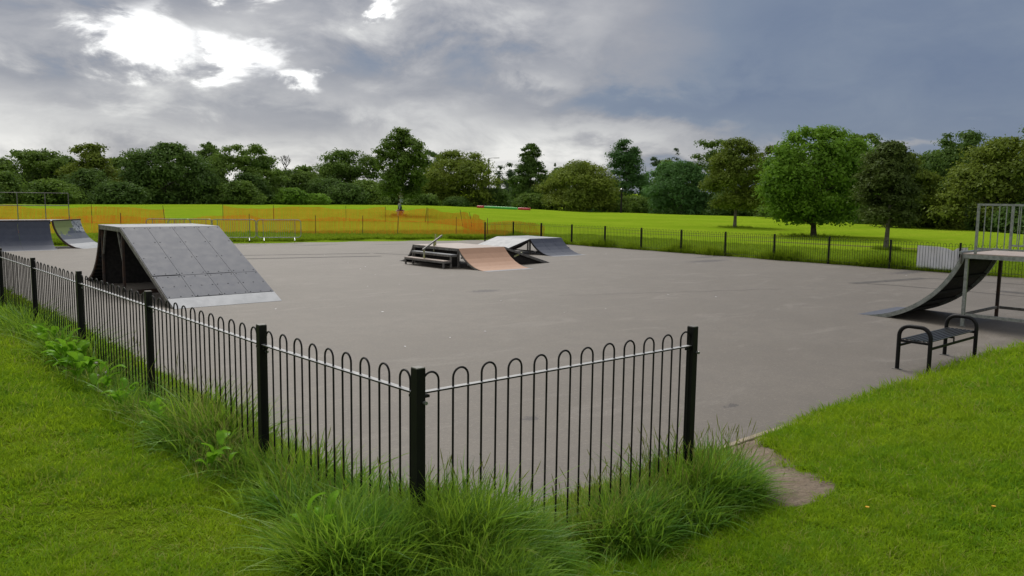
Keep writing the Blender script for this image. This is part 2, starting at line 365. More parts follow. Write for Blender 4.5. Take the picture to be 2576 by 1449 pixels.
soil = mix(t, mapr(t, noise(t, P, 26, 4, .7), .55, .72, 0, .7), soil, (.10, .075, .055))
PATCH = ((5.50, 3.12, .50, .36, .35), (6.18, 3.72, .85, .25, .72), (6.90, 4.33, .52, .19, .30))
for e in PATCH: col = mix(t, mapr(t, ell(*e), 1.12, .98), col, soil)
path = (.13, .10, .055)
for e in ((44.9, 21.5, .65, 9.5, .10), (46.8, 34.0, .5, 9., .33), (43.9, 13.8, .8, 3.5, 0.)): col = mix(t, mapr(t, ell(*e, wob=.7, sc=.7), 1.1, .5, 0, .8), col, path)
M['grass_ground'] = finish(m, t, col, 1., 0, .0, mth(t, 'ADD', g3, noise(t, P, 3, 5, .7)), .9, .12)

M['blade'] = leafmat('lawn_blades', (.145, .290, .010), (.265, .375, .014), .42, .75, .5, (.080, .185, .010), .006, .6, ((.085, .215, .018), (.20, .295, .022), (.33, .33, .08)))
M['longblade'] = leafmat('long_grass_blades', (.120, .275, .030), (.240, .365, .028), .42, 1.0, .45, (.045, .150, .024), .015, .8)
M['drygrass'] = leafmat('seeding_grass', (.26, .33, .06), (.34, .36, .09), .4, .8, .5, (.26, .24, .09), .02)
M['farblade'] = leafmat('verge_blades', (.150, .250, .014), (.230, .32, .018), .40, .5, .5, None, .01)
M['dock'] = leafmat('dock_leaf', (.13, .31, .016), (.19, .38, .022), .35, 5, .4)
M['leafdark'] = leafmat('dark_foliage', (0.052, 0.099, 0.022), (0.107, 0.177, 0.034), .25, .22)
M['leafmid'] = leafmat('mid_foliage', (0.070, 0.130, 0.022), (0.149, 0.228, 0.036), .28, .22)
M['leafolive'] = leafmat('olive_foliage', (0.090, 0.132, 0.018), (0.179, 0.228, 0.030), .28, .25)
M['leafbright'] = leafmat('bright_foliage', (0.093, 0.195, 0.018), (0.193, 0.333, 0.034), .32, .3)
M['leafdeep'] = leafmat('deep_green_foliage', (0.045, 0.106, 0.027), (0.094, 0.194, 0.049), .25, .25)
M['leafpurple'] = leafmat('brownish_foliage', (0.056, 0.085, 0.022), (0.112, 0.152, 0.034), .22, .3)
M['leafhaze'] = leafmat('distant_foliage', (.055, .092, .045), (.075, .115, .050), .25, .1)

m, t, n, l = newmat('orange_net'); d = n('ShaderNodeBsdfDiffuse'); d.inputs[0].default_value = (.62, .19, .010, 1)
tr = n('ShaderNodeBsdfTranslucent'); tr.inputs[0].default_value = (.72, .24, .03, 1); a = n('ShaderNodeMixShader'); a.inputs[0].default_value = .4
f_ = noise(t, pos(t), 2.5, 4); l(mix(t, mapr(t, f_, .35, .65), (.74, .25, .03), (.60, .18, .02)), d.inputs[0])
l(d.outputs[0], a.inputs[1]); l(tr.outputs[0], a.inputs[2]); o = n('ShaderNodeOutputMaterial'); l(a.outputs[0], o.inputs[0]); M['net'] = m
M['stake'] = plain('net_stake', (.10, .065, .03), (.16, .07, .02), 6, .7)

# ================================================================== terrain
CR = np.array([(8.28,123.5),(12.5,124.1),(17.1,127.9),(23.3,134.3),(30,139.4),(35.6,140.5),(41.3,160.5),(45.5,163.6),(49.8,149.5),(53.9,139.1),(57.9,134.3),(63,114),(67.7,95.4),(71,86.6),(73.7,79.1)])
def ss(v): v = np.clip(v, 0, 1); return v*v*(3-2*v)
def zg(a, b):
    a = np.asarray(a, float); b = np.asarray(b, float)
    z = .8*(1-np.exp(-(.81*np.maximum(3.3-a, 0)+.30*np.maximum(4.5-b, 0))))
    D = np.hypot(a, b); A = np.degrees(np.arctan2(a, b))
    dc = np.interp(A, CR[:, 0], CR[:, 1]); sl = .009*np.clip((46.5-A)/11.5, 0, 1)*np.clip((A+100)/60, 0, 1)
    return z + sl*np.maximum(np.minimum(D, dc*1.05)-30, 0) - 5*ss((D-dc)/(.3*dc)) + 11*ss((D-1.7*dc)/(1.6*dc))
PAD = [(3.3, 4.5), (30.9, 4.5), (30.9, 36.3), (27.5, 37.3), (23.6, 38.8), (20.2, 39.3), (16.9, 39.8), (13.4, 41.1), (8.5, 41.7), (3.3, 42.6)]
BA = np.array([p[0] for p in PAD[2:]][::-1]); BB = np.array([p[1] for p in PAD[2:]][::-1])
def padin(a, b): return np.minimum.reduce([a-3.3, b-4.5, 30.9-a, np.interp(a, BA, BB)-b])
def ground_z(a, b):
    z = zg(a, b); i = padin(np.asarray(a, float), np.asarray(b, float))
    return z - .035*ss((i+.12)/.12) - .12*np.clip(i/.5, 0, 1)
az_ = np.unique(np.concatenate([np.linspace(-180, 0, 61), np.linspace(0, 82, 493), np.linspace(82, 180, 50)]))[:-1]
rr = [.25]
while rr[-1] < 2600: rr.append(rr[-1]*(1.022 if rr[-1] < 260 else 1.08))
rr = np.array(rr); AZ, RR = np.meshgrid(np.radians(az_), rr)
xa, ya = RR*np.sin(AZ), RR*np.cos(AZ); V = np.stack([xa, ya, ground_z(xa, ya)], -1).reshape(-1, 3)
na, nr = len(az_), len(rr); ii, jj = np.meshgrid(np.arange(nr-1), np.arange(na), indexing='ij'); j2 = (jj+1) % na
Fq = np.stack([ii*na+jj, ii*na+j2, (ii+1)*na+j2, (ii+1)*na+jj], -1).reshape(-1, 4)[:, ::-1]
ctr = len(V); V = np.vstack([V, [[0, 0, float(ground_z(0, 0))]]])
me = np_mesh('ground', V, Fq, M['grass_ground'], True)
g = bpy.data.objects.new('ground', me); COL.objects.link(g); tag(g, 'green park ground with mown lawn and rising meadow', kind='structure')
mb = MB(); nP = len(PAD)
mb.add([(x, y, 0) for x, y in PAD] + [(x, y, -.05) for x, y in PAD], [tuple(range(nP))] + [(i, i+nP, (i+1) % nP+nP, (i+1) % nP) for i in range(nP)])
tag(mb.build('skate_pad', M['tarmac']), 'worn grey brown tarmac pad of the skate park', kind='structure')
# bitumen repair seams in the pad
def strip(pts, w):
    mb = MB()
    for (x0, y0), (x1, y1) in zip(pts[:-1], pts[1:]):
        dx, dy = x1-x0, y1-y0; l_ = math.hypot(dx, dy); nx, ny = -dy/l_*w/2, dx/l_*w/2
        mb.add([(x0-nx, y0-ny, .004), (x1-nx, y1-ny, .004), (x1+nx, y1+ny, .004), (x0+nx, y0+ny, .004)], [(0, 1, 2, 3)])
    return mb
for pts, w in (([(10.5, 32.5), (13.4, 31.6), (18.0, 30.2)], .24), ([(10.2, 30.8), (12.66, 29.9), (17.6, 28.6)], .34), ([(18.2, 30.2), (19.3, 27.9)], .2),
               ([(23.9, 11.5), (27.7, 10.9)], .34), ([(24.2, 11.2), (24.45, 10.6), (24.6, 8.9), (24.5, 6.6)], .13), ([(25.5, 8.0), (25.4, 6.8), (25.1, 5.0)], .45), ([(27.8, 10.8), (28.6, 6.)], .14), ([(14.2+.32*i, 14.5-.125*i+.07*math.sin(i*1.9)+.05*math.sin(i*4.3)) for i in range(21)], .018)):
    tag(strip(pts, w).build('tarmac_seam', M['seam']), kind='structure')
# concrete edging along the lawn
kerb = empty('edging_kerb', (6.9, 4.47, 0), 'short run of pale concrete edging between tarmac and worn earth', 'kerb')
for i in range(5):
    MB().box(5.2+i*.6, 5.79+i*.6, 4.425, 4.495, -.08, .022+.004*(i % 2)).build('edging_stone', M['concrete'], kerb, bevel=.006)

# ================================================================== bow-top fences
def hoop_mesh(h_top, w, r, z_bot, name, along='x', n=7):
    pts = [(-w/2, 0, z_bot)]; c = h_top - w/2 - r
    pts += [(w/2*-math.cos(math.pi*i/10), 0, c + (w/2)*math.sin(math.pi*i/10)) for i in range(11)]
    pts.append((w/2, 0, z_bot))
    if along == 'y': pts = [(0, x, z) for x, _, z in pts]
    me = MB().tube(pts, r, n).mesh(name, smooth=True); me.materials.append(M['black']); return me
def post_mesh(h, s, name):
    me = MB().box(-s/2, s/2, -s/2, s/2, 0, h).mesh(name); me.materials.append(M['black']); return me
nf = empty('bow_top_fence', (2.36, 3.47, .5), 'black bow topped railing cornering in the foreground long grass', 'fence')
PH = 1.57; HT = 1.548; RZ = 1.435
hx = hoop_mesh(HT, .105, .0062, .30, 'hoop_x', 'x', 8); hy = hoop_mesh(HT, .105, .0062, .36, 'hoop_y', 'y', 8)
pm = post_mesh(PH-.12, .056, 'post_near'); capm = MB().box(-.027, .027, -.027, .027, 0, .006).mesh('post_cap'); capm.materials.append(M['galvdark'])
boltm = MB().tube([(0, 0, 0), (0, -.022, 0)], .010, 8).mesh('fixing_bolt'); boltm.materials.append(M['galv'])
NP = [(2.10, 17.4), (2.14, 15.0), (2.18, 12.6), (2.22, 10.2), (2.26, 7.76), (2.29, 5.31), (2.36, 3.47), (4.72, 3.43)]
for i, (x, y) in enumerate(NP):
    p = piece('post', pm, nf, (x, y, .12)); piece('post_cap', capm, p, (x, y, PH+.001))
    piece('fixing_bolt', boltm, p, (x+.02, y-.028, RZ-.05)); 
for i, ((x0, y0), (x1, y1)) in enumerate(zip(NP[:-1], NP[1:])):
    d = Vector((x1-x0, y1-y0, 0)); ln = d.length; d.normalize(); last = i == 6
    for rz in (RZ, .50 if not last else .33):
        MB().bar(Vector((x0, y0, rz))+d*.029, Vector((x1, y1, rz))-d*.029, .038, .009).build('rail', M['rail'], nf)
    for e_, sgn in ((Vector((x0, y0, RZ-.022))+d*.030, 1), (Vector((x1, y1, RZ-.022))-d*.030, -1)):
        MB().bar(e_, e_+d*.035*sgn, .030, .014).build('rail_bracket', M['black'], nf)
    nh = 9 if i == 5 else 12; gap0 = (ln - .2*(nh-1))/2
    for k_ in range(nh):
        q = Vector((x0, y0, 0)) + d*(gap0+.2*k_)
        piece('hoop', hx if last else hy, nf, (q.x + random.uniform(-.002, .002), q.y, random.uniform(-.004, .004)), (0, 0, random.uniform(-.02, .02)))
ff = empty('bow_top_fence', (30.75, 20, 0), 'far black bow topped railing along the back edge of the tarmac', 'fence')
hf = hoop_mesh(1.07, .105, .0068, .02, 'hoop_far', 'y', 5); pf = post_mesh(1.10, .062, 'post_far')
FY = [35.5-2.46*i for i in range(15)]
FX = lambda y: 30.9-.012*(36-y)
for y in FY: piece('post', pf, ff, (FX(y), y, 0))
piece('post', pf, ff, (28.35, 35.0, 0))
def panel(x0, y0, x1, y1, me, ang):
    d = Vector((x1-x0, y1-y0, 0)); ln = d.length; d.normalize()
    for rz in (.95, .12): MB().bar(Vector((x0, y0, rz))+d*.03, Vector((x1, y1, rz))-d*.03, .038, .009).build('rail', M['blackrail'], ff)
    nh = int(ln/.2); g0 = (ln-.2*(nh-1))/2
    for k_ in range(nh):
        q = Vector((x0, y0, 0))+d*(g0+.2*k_); piece('hoop', me, ff, (q.x, q.y, 0), (0, 0, ang))
for y0, y1 in zip(FY[:-1], FY[1:]): panel(FX(y0), y0, FX(y1), y1, hf, 0)
panel(28.35, 35.0, FX(35.5), 35.5, hf, math.atan2(.5, 2.55)-math.pi/2)

# ================================================================== ramps
def quarter(h, run, n=14):
    """profile of a transition: (distance from the lip, height)"""
    # circle tangent to the ground at the toe and passing through the lip
    r = (run*run+h*h)/(2*h); a1 = math.asin(min(1, run/r)) if h <= r else math.pi - math.asin(run/r)
    return [(run - r*math.sin(a1*(1-i/n)), r - r*math.cos(a1*(1-i/n))) for i in range(n+1)]
def subprof(P, s0, s1, n=6):
    ds = [0]
    for a, b in zip(P[:-1], P[1:]): ds.append(ds[-1]+math.hypot(b[0]-a[0], b[1]-a[1]))
    T_ = ds[-1]; out = []
    for i in range(n+1):
        s_ = (s0+(s1-s0)*i/n)*T_
        out.append((float(np.interp(s_, ds, [p[0] for p in P])), float(np.interp(s_, ds, [p[1] for p in P]))))
    return out

# --- the big box ramp at the left
A0, A1, H1 = 5.64, 8.10, 1.63
bigr = empty('box_ramp', (6.9, 20.4, 0), 'large dark grey ramp with sloping sheeted face right behind the left railing', 'skate ramp')
bank = [(21.40, H1), (17.58, .006)]
def on(P, s_): return (P[0][0]+(P[1][0]-P[0][0])*s_, P[0][1]+(P[1][1]-P[0][1])*s_)
rows = [(0., .635), (.638, .888)]; cw = (A1-A0)/4
for r_, (s0, s1) in enumerate(rows):
    for c_ in range(4):
        jit = (-.004, .003, 0, .004)[c_] if r_ == 0 else (.003, -.003, .002, 0)[c_]
        MB().slab([on(bank, s0+.002), on(bank, s1+jit-.002)], A0+c_*cw+.004, A0+(c_+1)*cw-.004, .014).build('ramp_sheet', M['ramp'], bigr)
MB().slab([on(bank, .892), on(bank, .94), on(bank, 1.0)], A0, A1, .006).build('toe_plate', M['plate'], bigr)
sc = MB()
for s_ in (.02, .22, .42, .615, .655, .765, .875):
    for c_ in range(4):
        for e_ in (.06, cw/2, cw-.06):
            if e_ == cw/2 and s_ in (.22, .42): continue
            y, z = on(bank, s_); sc.bar((A0+c_*cw+e_, y, z-.001), (A0+c_*cw+e_, y-.0014, z+.0035), .023, .023)
tag(sc.build('screw', M['bolt'], bigr), kind='stuff')
MB().box(A0-.02, A1+.02, 21.41, 23.42, H1-.018, H1).build('deck', M['greydeck'], bigr)
for s_ in (A0-.012, A1-.030):
    MB().slab([(on(bank, 0)[0], H1-.02), (on(bank, 1)[0]+.06, .012)], s_, s_+.042, .10).build('side_beam', M['galvdark'], bigr)
    MB().box(s_, s_+.042, 21.42, 23.40, H1-.12, H1-.021).build('deck_beam', M['galvdark'], bigr)
for s_ in (.18, .34, .50, .66, .82):
    y, z = on(bank, s_); MB().box(A0+.04, A1-.04, y-.03, y+.03, z-.12, z-.03).build('joist', M['timber'], bigr)
q1 = [(23.41+y, z) for y, z in quarter(H1, 1.95)]
for c_ in range(2): MB().slab(q1, A0+c_*1.23+.002, A0+(c_+1)*1.23-.002, .016).build('curved_sheet', M['ramp'], bigr)
for s_ in (A0-.014, A1-.026): MB().slab([(y, z-.017) for y, z in q1[:-1]], s_, s_+.04, .07).build('curved_beam', M['rust'], bigr)
bk = MB()
for i in range(1, 13, 1):
    y, z = q1[i]; bk.box(A0+.03, A1-.03, y-.05, y+.055, z-.09, z-.030) if z > .12 else None
bk.build('curved_lining', M['timber'], bigr)
for x in (A0+.03, A1-.08):
    for y in (21.46, 23.36):
        MB().box(x, x+.055, y-.03, y+.03, 0, H1-.122).build('leg', M['rust'], bigr)
    MB().bar((x+.027, 21.50, .78), (x+.027, 21.86, H1-.12), .04, .05).build('brace', M['galvdark'], bigr)
    MB().bar((x+.027, 23.32, .85), (x+.027, 23.02, H1-.12), .04, .05).build('brace', M['galvdark'], bigr)
MB().box(A0+.05, A1-.05, 23.40, 23.43, .02, H1-.03).build('back_board', M['timber'], bigr)
MB().bar((A1-.05, 18.6, .09), (A1-.05, 23.3, .09), .06, .1).build('ground_beam', M['rust'], bigr)
MB().bar((A0+.06, 20.4, .10), (A1-.05, 20.6, .10), .06, .1).build('ground_beam', M['rust'], bigr)
MB().box(A1-.028, A1-.015, 18.9, 23.3, .16, .42).build('side_board', M['timber'], bigr)

# --- stair box and salmon quarter in the middle
ax0, ax1, by0, by1, h2 = 16.86, 19.02, 22.32, 25.15, .69
sb = empty('funbox_ramp', (17.9, 23.7, 0), 'low stair box with salmon quarter ramp and two steps at the pad centre', 'skate ramp')
for i in range(2):
    w_ = (ax1-ax0)/2
    MB().box(ax0+i*w_+.002, ax0+(i+1)*w_-.002, by0, by1, h2-.016, h2).build('deck_board', M['deck'], sb)
for y in (by0+.01, by1-.05): MB().box(ax0, ax1, y, y+.045, h2-.10, h2-.018).build('deck_beam', M['galvdark'], sb)
for x in (ax0, ax1-.045): MB().box(x, x+.045, by0+.06, by1-.06, h2-.10, h2-.018).build('deck_beam', M['galvdark'], sb)
for x in (ax0+.03, ax1-.09):
    for y in (by0+.01, by1-.075): MB().box(x, x+.06, y, y+.06, 0, h2-.10).build('leg', M['galvdark'], sb)
MB().box(ax0+.20, ax0+.215, by0+.3, by1-.2, .02, h2-.11).build('back_board', M['timber'], sb)
qs = [(by0-y, z) for y, z in quarter(h2, 1.50)]
sA = subprof(qs, 0, .93); MB().slab(sA, ax0+.03, ax1-.03, .014).build('salmon_sheet', M['salmon'], sb)
MB().slab([(p[0], p[1]) for p in subprof(qs, .932, 1., 3)]+[(by0-1.66, .004)], ax0+.03, ax1-.03, .004).build('toe_plate', M['plate'], sb)
for x in (ax0+.015, ax1-.075): MB().slab([(p[0], p[1]-.015) for p in subprof(qs, 0, .93, 10)], x, x+.05, .055).build('curved_beam', M['galvdark'], sb)
MB().bar((ax0+.05, by0-.5, .14), (ax1-.06, by0-.5, .14), .05, .05).build('cross_bar', M['galvdark'], sb)
MB().bar((ax0+.05, by0-.12, .36), (ax1-.06, by0-.12, .36), .05, .05).build('cross_bar', M['galvdark'], sb)
for zt, x0_, x1_ in ((.27, 16.26, 16.60), (.48, 16.58, 16.855)):
    MB().box(x0_, x1_, by0+.04, by1-.35, zt-.025, zt).build('step_tread', M['deck'] if zt < .3 else M['greydeck'], sb)
    MB().box(x0_-.006, x0_+.04, by0+.04, by1-.35, zt-.085, zt-.026).build('step_beam', M['galvdark'], sb)
    MB().box(x0_+.045, x1_, by0+.034, by0+.08, zt-.085, zt-.026).build('step_beam', M['galvdark'], sb)
    for y in (by0+.05, by1-.42): MB().box(x0_+.005, x0_+.055, y, y+.055, 0, zt-.086).build('step_leg', M['galvdark'], sb)
qw = [(by1+y, z) for y, z in quarter(h2, 1.05)]
MB().slab(qw, ax0+.02, ax1-.02, .014).build('curved_sheet', M['ramp'], sb)
MB().slab([(p[0], p[1]-.015) for p in qw[:-1]], ax0+.0, ax0+.045, .055).build('curved_beam', M['galvdark'], sb)
bk2 = [(ax1, h2), (21.35, .006)]
MB().slab(bk2, by0+.02, by1-.4, .016, 'y').build('bank_sheet', M['ramp'], sb)
for y in (by0-.02, by1-.42): MB().slab([(ax1+.02, h2-.018), (21.2, .02)], y, y+.05, .075, 'y').build('side_beam', M['galvdark'], sb)
MB().add([(ax1+.05, by0+.06, .02), (21.0, by0+.06, .02), (21.0, by0+.06, .08), (ax1+.05, by0+.06, h2-.1), (ax1+.05, by0+.085, .02), (21.0, by0+.085, .02), (21.0, by0+.085, .08), (ax1+.05, by0+.085, h2-.1)],
         [(0, 1, 2, 3), (7, 6, 5, 4), (0, 4, 5, 1), (1, 5, 6, 2), (2, 6, 7, 3), (3, 7, 4, 0)]).build('side_board', M['timber'], sb)
MB().bar((19.5, by0+.03, .30), (19.9, by0+.03, .44), .05, .05).build('brace', M['yellowpaint'], sb)
hr = empty('grind_rail', (16.8, 23.9, .27), 'sloping steel grind rail on two yellow posts over the steps', 'rail')
MB().bar((16.36, 23.76, .58), (17.45, 24.09, 1.06), .055, .05).build('rail_bar', M['galvdark'], hr)
MB().box(16.41, 16.46, 23.76, 23.81, .272, .58).build('rail_post', M['yellowpaint'], hr)
MB().box(16.98, 17.03, 23.94, 23.99, .48, .85).build('rail_post', M['yellowpaint'], hr)
MB().box(17.30, 17.345, 24.30, 24.345, .692, 1.10).build('rail_post', M['yellowpaint'], hr)

# --- second low box behind it: bank coloured pale for sky sheen, slate quarter
bx0, bx1, cy0, cy1 = 23.8, 25.75, 26.2, 28.5
b2 = empty('funbox_ramp', (24.8, 27.3, 0), 'low box with bank toned pale for sky sheen and slate grey quarter behind the stair box', 'skate ramp')
for i in range(2):
    w_ = (bx1-bx0)/2; MB().box(bx0+i*w_+.002, bx0+(i+1)*w_-.002, cy0, cy1, h2-.016, h2).build('deck_board', M['greydeck'], b2)
for y in (cy0+.01, cy1-.05): MB().box(bx0, bx1, y, y+.045, h2-.10, h2-.018).build('deck_beam', M['galvdark'], b2)
for x in (bx0+.01, bx1-.07):
    for y in (cy0+.01, cy1-.07): MB().box(x, x+.06, y, y+.06, 0, h2-.10).build('leg', M['galvdark'], b2)
bkw = [(bx0, h2), (21.5, .006)]
for i in range(2):
    w_ = (cy1-cy0)/2; MB().slab(bkw, cy0+i*w_+.003, cy0+(i+1)*w_-.003, .016, 'y').build('bank_sheet', M['greydeck'], b2)  # pale board colour stands in for bright sky reflected on this bank
MB().slab([(bx0-.02, h2-.018), (21.7, .02)], cy0-.01, cy0+.04, .07, 'y').build('side_beam', M['timber'], b2)
MB().slab([(bx0-.05, h2-.12), (bx0-.5, .36), (bx0-1.1, .20), (22.2, .03)], cy0+.06, cy1-.1, .04, 'y').build('under_lining', M['timber'], b2)
qb = [(cy0-y, z) for y, z in quarter(h2, 1.45)]
for i in range(3):
    w_ = (bx1-bx0)/3; MB().slab(subprof(qb, 0, .95), bx0+i*w_+.003, bx0+(i+1)*w_-.003, .014).build('slate_sheet', M['rampblue'], b2)
MB().slab(subprof(qb, .952, 1., 3)+[(cy0-1.62, .004)], bx0, bx1, .004).build('toe_plate', M['plate'], b2)
for x in (bx0-.01, bx1-.04): MB().slab([(p[0], p[1]-.015) for p in subprof(qb, 0, .93, 10)], x, x+.05, .06).build('curved_beam', M['timber'], b2)
MB().bar((bx0+.05, cy0-.3, .12), (bx1-.05, cy0-.3, .12), .05, .05).build('cross_bar', M['galvdark'], b2)
MB().bar((bx0+.3, cy0+.1, .12), (bx0+.3, cy1-.1, .12), .05, .05).build('cross_bar', M['galvdark'], b2)
for zt, x0_ in ((.46, bx1+.01), (.24, bx1+.30)):
    MB().box(x0_, x0_+.28, cy0+.05, cy1-.4, zt-.06, zt).build('step_tread', M['timber'], b2)
    for y in (cy0+.06, cy1-.48): MB().box(x0_+.2, x0_+.26, y, y+.06, 0, zt-.061).build('step_leg', M['timber'], b2)

# --- tall quarter with railed deck at the right
rx0, rx1, ry, h3 = 17.42, 19.45, 6.18, 1.49
rr_ = empty('quarter_ramp', (18.5, 5.6, 0), 'tall curved quarter ramp with galvanised railed deck behind the bench', 'skate ramp')
qr = [(ry+y, z) for y, z in quarter(h3-.03, 2.05, 20)]
for i in range(2):
    w_ = (rx1-rx0)/2; MB().slab(qr, rx0+i*w_+.002, rx0+(i+1)*w_-.002, .014).build('curved_sheet', M['ramp'], rr_)
for i in range(1, 19, 1):
    if i % 3 == 1 and qr[i][1] > .1:
        y, z = qr[i]; a, b = qr[i-1], qr[i+1]; dy, dz = b[0]-a[0], b[1]-a[1]; l_ = math.hypot(dy, dz)
        c_ = (y+dz/l_*.05, z-dy/l_*.05) if dz < 0 else (y, z-.05)
        MB().bar((rx0+.05, y-.028, z-.042), (rx1-.05, y-.028, z-.042), .07, .045).build('rib', M['timber'], rr_)
MB().slab([(y, z-.016) for y, z in qr], rx0+.05, rx1-.05, .012).build('under_lining', M['timber'], rr_)
for x in (rx0-.012, rx1-.03): MB().slab([(y, z-.004) for y, z in qr[:-1]], x, x+.04, .085).build('curved_beam', M['galv'], rr_)
MB().tube([(rx0-.04, ry+.01, h3+.012), (rx1+.04, ry+.01, h3+.012)], .03, 10).build('coping', M['galv'], rr_, True)
DB = 4.72
MB().box(rx0, rx1, DB, ry-.03, h3-.018, h3).build('deck_board', M['deck'], rr_)
for x in (rx0-.008, rx1-.04): MB().box(x, x+.05, DB, ry-.02, h3-.10, h3-.019).build('deck_beam', M['galv'], rr_)
MB().box(rx0+.045, rx1-.045, DB, DB+.045, h3-.10, h3-.019).build('deck_beam', M['galv'], rr_)
for x, y, mt in ((rx0+.02, ry-.13, 'galv'), (rx1-.08, ry-.13, 'rust'), (rx0+.02, DB+.06, 'galv'), (rx1-.08, DB+.06, 'rust')):
    lg = MB().box(x, x+.06, y, y+.06, .008, h3-.101).build('leg', M[mt], rr_)
    MB().box(x-.05, x+.11, y-.05, y+.11, 0, .008).build('foot_plate', M['galvdark'], lg)
MB().bar((rx0+.08, ry-.10, .24), (rx1-.08, ry-.10, .24), .05, .05).build('ground_bar', M['galvdark'], rr_)
MB().bar((rx0+.05, ry-.15, .24), (rx0+.05, DB+.12, .24), .05, .06).build('ground_bar', M['galv'], rr_)
MB().bar((rx1-.05, ry-.15, .24), (rx1-.05, DB+.12, .24), .05, .06).build('ground_bar', M['galvdark'], rr_)
MB().bar((rx0-.014, ry-.02, h3-.02), (rx0-.014, ry-.02, h3-.22), .012, .16).build('corner_plate', M['galvdark'], rr_)
gz = 2.49
gmesh = MB().box(-.008, .008, -.008, .008, 0, gz-.03-(h3+.13)).mesh('baluster'); gmesh.materials.append(M['galv'])
for x in (rx0+.02, rx1-.03):
    gr = rr_
    for y in (5.93, DB+.03): MB().box(x-.022, x+.022, y-.022, y+.022, h3-.001 if False else h3+.001, gz-.041).build('rail_post', M['galv'], gr)
    MB().box(x-.021, x+.021, DB, 5.952, gz-.04, gz).build('top_rail', M['galv'], gr)
    MB().box(x-.017, x+.017, DB+.055, 5.905, h3+.09, h3+.125).build('bottom_rail', M['galv'], gr)
    for i in range(1, 9):
        if 5.93-.125*i > DB+.1: piece('baluster', gmesh, gr, (x, 5.93-.125*i, h3+.126))

# --- corner quarter pipes at the far left
ql = empty('quarter_ramp', (6.5, 40.8, 0), 'wide slate grey quarter ramp with low railing at the far left', 'skate ramp')
h4 = 1.2
q4 = [(40.02-y, z) for y, z in quarter(h4, 1.32)]
for i in range(4):
    x0_ = 2.75+i*1.225; MB().slab(subprof(q4, 0, .96), x0_+.002, x0_+1.221, .016).build('slate_sheet', M['rampblue'], ql)
MB().slab(subprof(q4, .962, 1., 3)+[(38.55, .003)], 2.75, 7.65, .004).build('toe_plate', M['plate'], ql)
MB().tube([(2.75, 40.03, h4+.02), (7.68, 40.03, h4+.02)], .03, 8).build('coping', M['rust'], ql, True)
dk = [(2.75, 40.05), (7.72, 40.05), (9.13, 41.46), (8.9, 41.9), (2.75, 42.3)]
MB().add([(x, y, h4-.03) for x, y in dk]+[(x, y, h4+.015) for x, y in dk], [(4, 3, 2, 1, 0), (5, 6, 7, 8, 9)]+[(i, (i+1) % 5, (i+1) % 5+5, i+5) for i in range(5)]).build('deck', M['greydeck'], ql)
MB().bar((2.75, 40.10, h4-.08), (7.7, 40.10, h4-.08), .05, .09).build('deck_beam', M['timber'], ql)
for x, y in ((2.9, 40.2), (5.2, 40.2), (7.45, 40.2), (8.7, 41.7), (2.9, 42.1), (5.6, 41.9)): MB().box(x-.04, x+.04, y-.04, y+.04, -.05, h4-.035).build('leg', M['rust'], ql)
rail_pts = [(2.8, 42.2), (4.4, 42.1), (5.62, 42.02), (6.77, 41.92), (7.86, 41.83), (8.80, 41.74)]
for x, y in rail_pts: MB().tube([(x, y, h4+.016), (x, y, 2.44)], .018, 8).build('rail_post', M['galvdark'], ql)
for z_ in (2.43, 1.86): MB().tube([(x, y, z_) for x, y in rail_pts], .014 if z_ > 2 else .018, 8).build('rail_bar', M['galvdark'], ql)
qc = empty('quarter_ramp', (8.6, 40.4, 0), 'angled quarter ramp splashed with lime and white paint at the far left corner', 'skate ramp')
c45 = math.cos(math.pi/4)
P4 = quarter(h4, 1.36)
def hipmap(mb):
    mb.v = [(7.80+(x*c45)+y*c45, 40.03+x*c45-y*c45, z) for x, y, z in mb.v]; return mb
for i in range(3):
    hipmap(MB().slab(subprof(P4, 0, .95), i*.655+.002, (i+1)*.655-.002, .016)).build('painted_sheet', M['rampgraf'], qc)
hipmap(MB().slab(subprof(P4, .952, 1., 3)+[(1.5, .003)], 0, 1.965, .004)).build('toe_plate', M['plate'], qc)
for x in (-.03, 1.93): hipmap(MB().slab([(p[0], p[1]-.004) for p in subprof(P4, 0, .97, 12)], x, x+.04, .075)).build('curved_beam', M['rust'], qc)
hipmap(MB().tube([(-.03, -.012, h4+.02), (1.99, -.012, h4+.02)], .03, 8)).build('coping', M['rust'], qc, True)

# ================================================================== bench
bn = empty('bench', (13.0, 4.84, 0), 'black backless metal bench with slatted seat and rounded arms at lawn edge', 'bench')
def arm(x):
    y0_, y1_ = 4.62, 5.07; rc = .15; zt = .665; pts = [(x, y0_, .006)]
    pts += [(x, y0_, .30), (x, y0_, zt-rc)]
    pts += [(x, y0_+rc-rc*math.cos(math.pi/2*i/6), zt-rc+rc*math.sin(math.pi/2*i/6)) for i in range(1, 7)]
    pts += [(x, y1_-rc+rc*math.sin(math.pi/2*i/6), zt-rc+rc*math.cos(math.pi/2*i/6)) for i in range(0, 7)]
    pts += [(x, y1_, .30), (x, y1_, .006)]
    MB().tube(pts, .030, 10).build('arm_frame', M['black'], bn, True)
    for y in (y0_, y1_): MB().box(x-.055, x+.055, y-.055, y+.055, 0, .007).build('foot_plate', M['galvdark'], bn)
    MB().box(x-.02, x+.02, y0_+.025, y1_-.025, .42, .452).build('seat_bearer', M['black'], bn)
arm(12.11); arm(13.89)
slm = MB().box(-.87, .87, -.019, .019, -.006, .006).mesh('seat_slat'); slm.materials.append(M['blackrail'])
for i in range(7): piece('seat_slat', slm, bn, (13.0, 4.655+.0615*i+.002, .460))
for y in (4.625, 5.065): MB().box(12.14, 13.86, y-.012, y+.012, .345, .378).build('stretcher', M['black'], bn)
for y in (4.625, 5.065): MB().box(12.99, 13.01, y-.008, y+.008, .379, .453).build('stay', M['black'], bn)
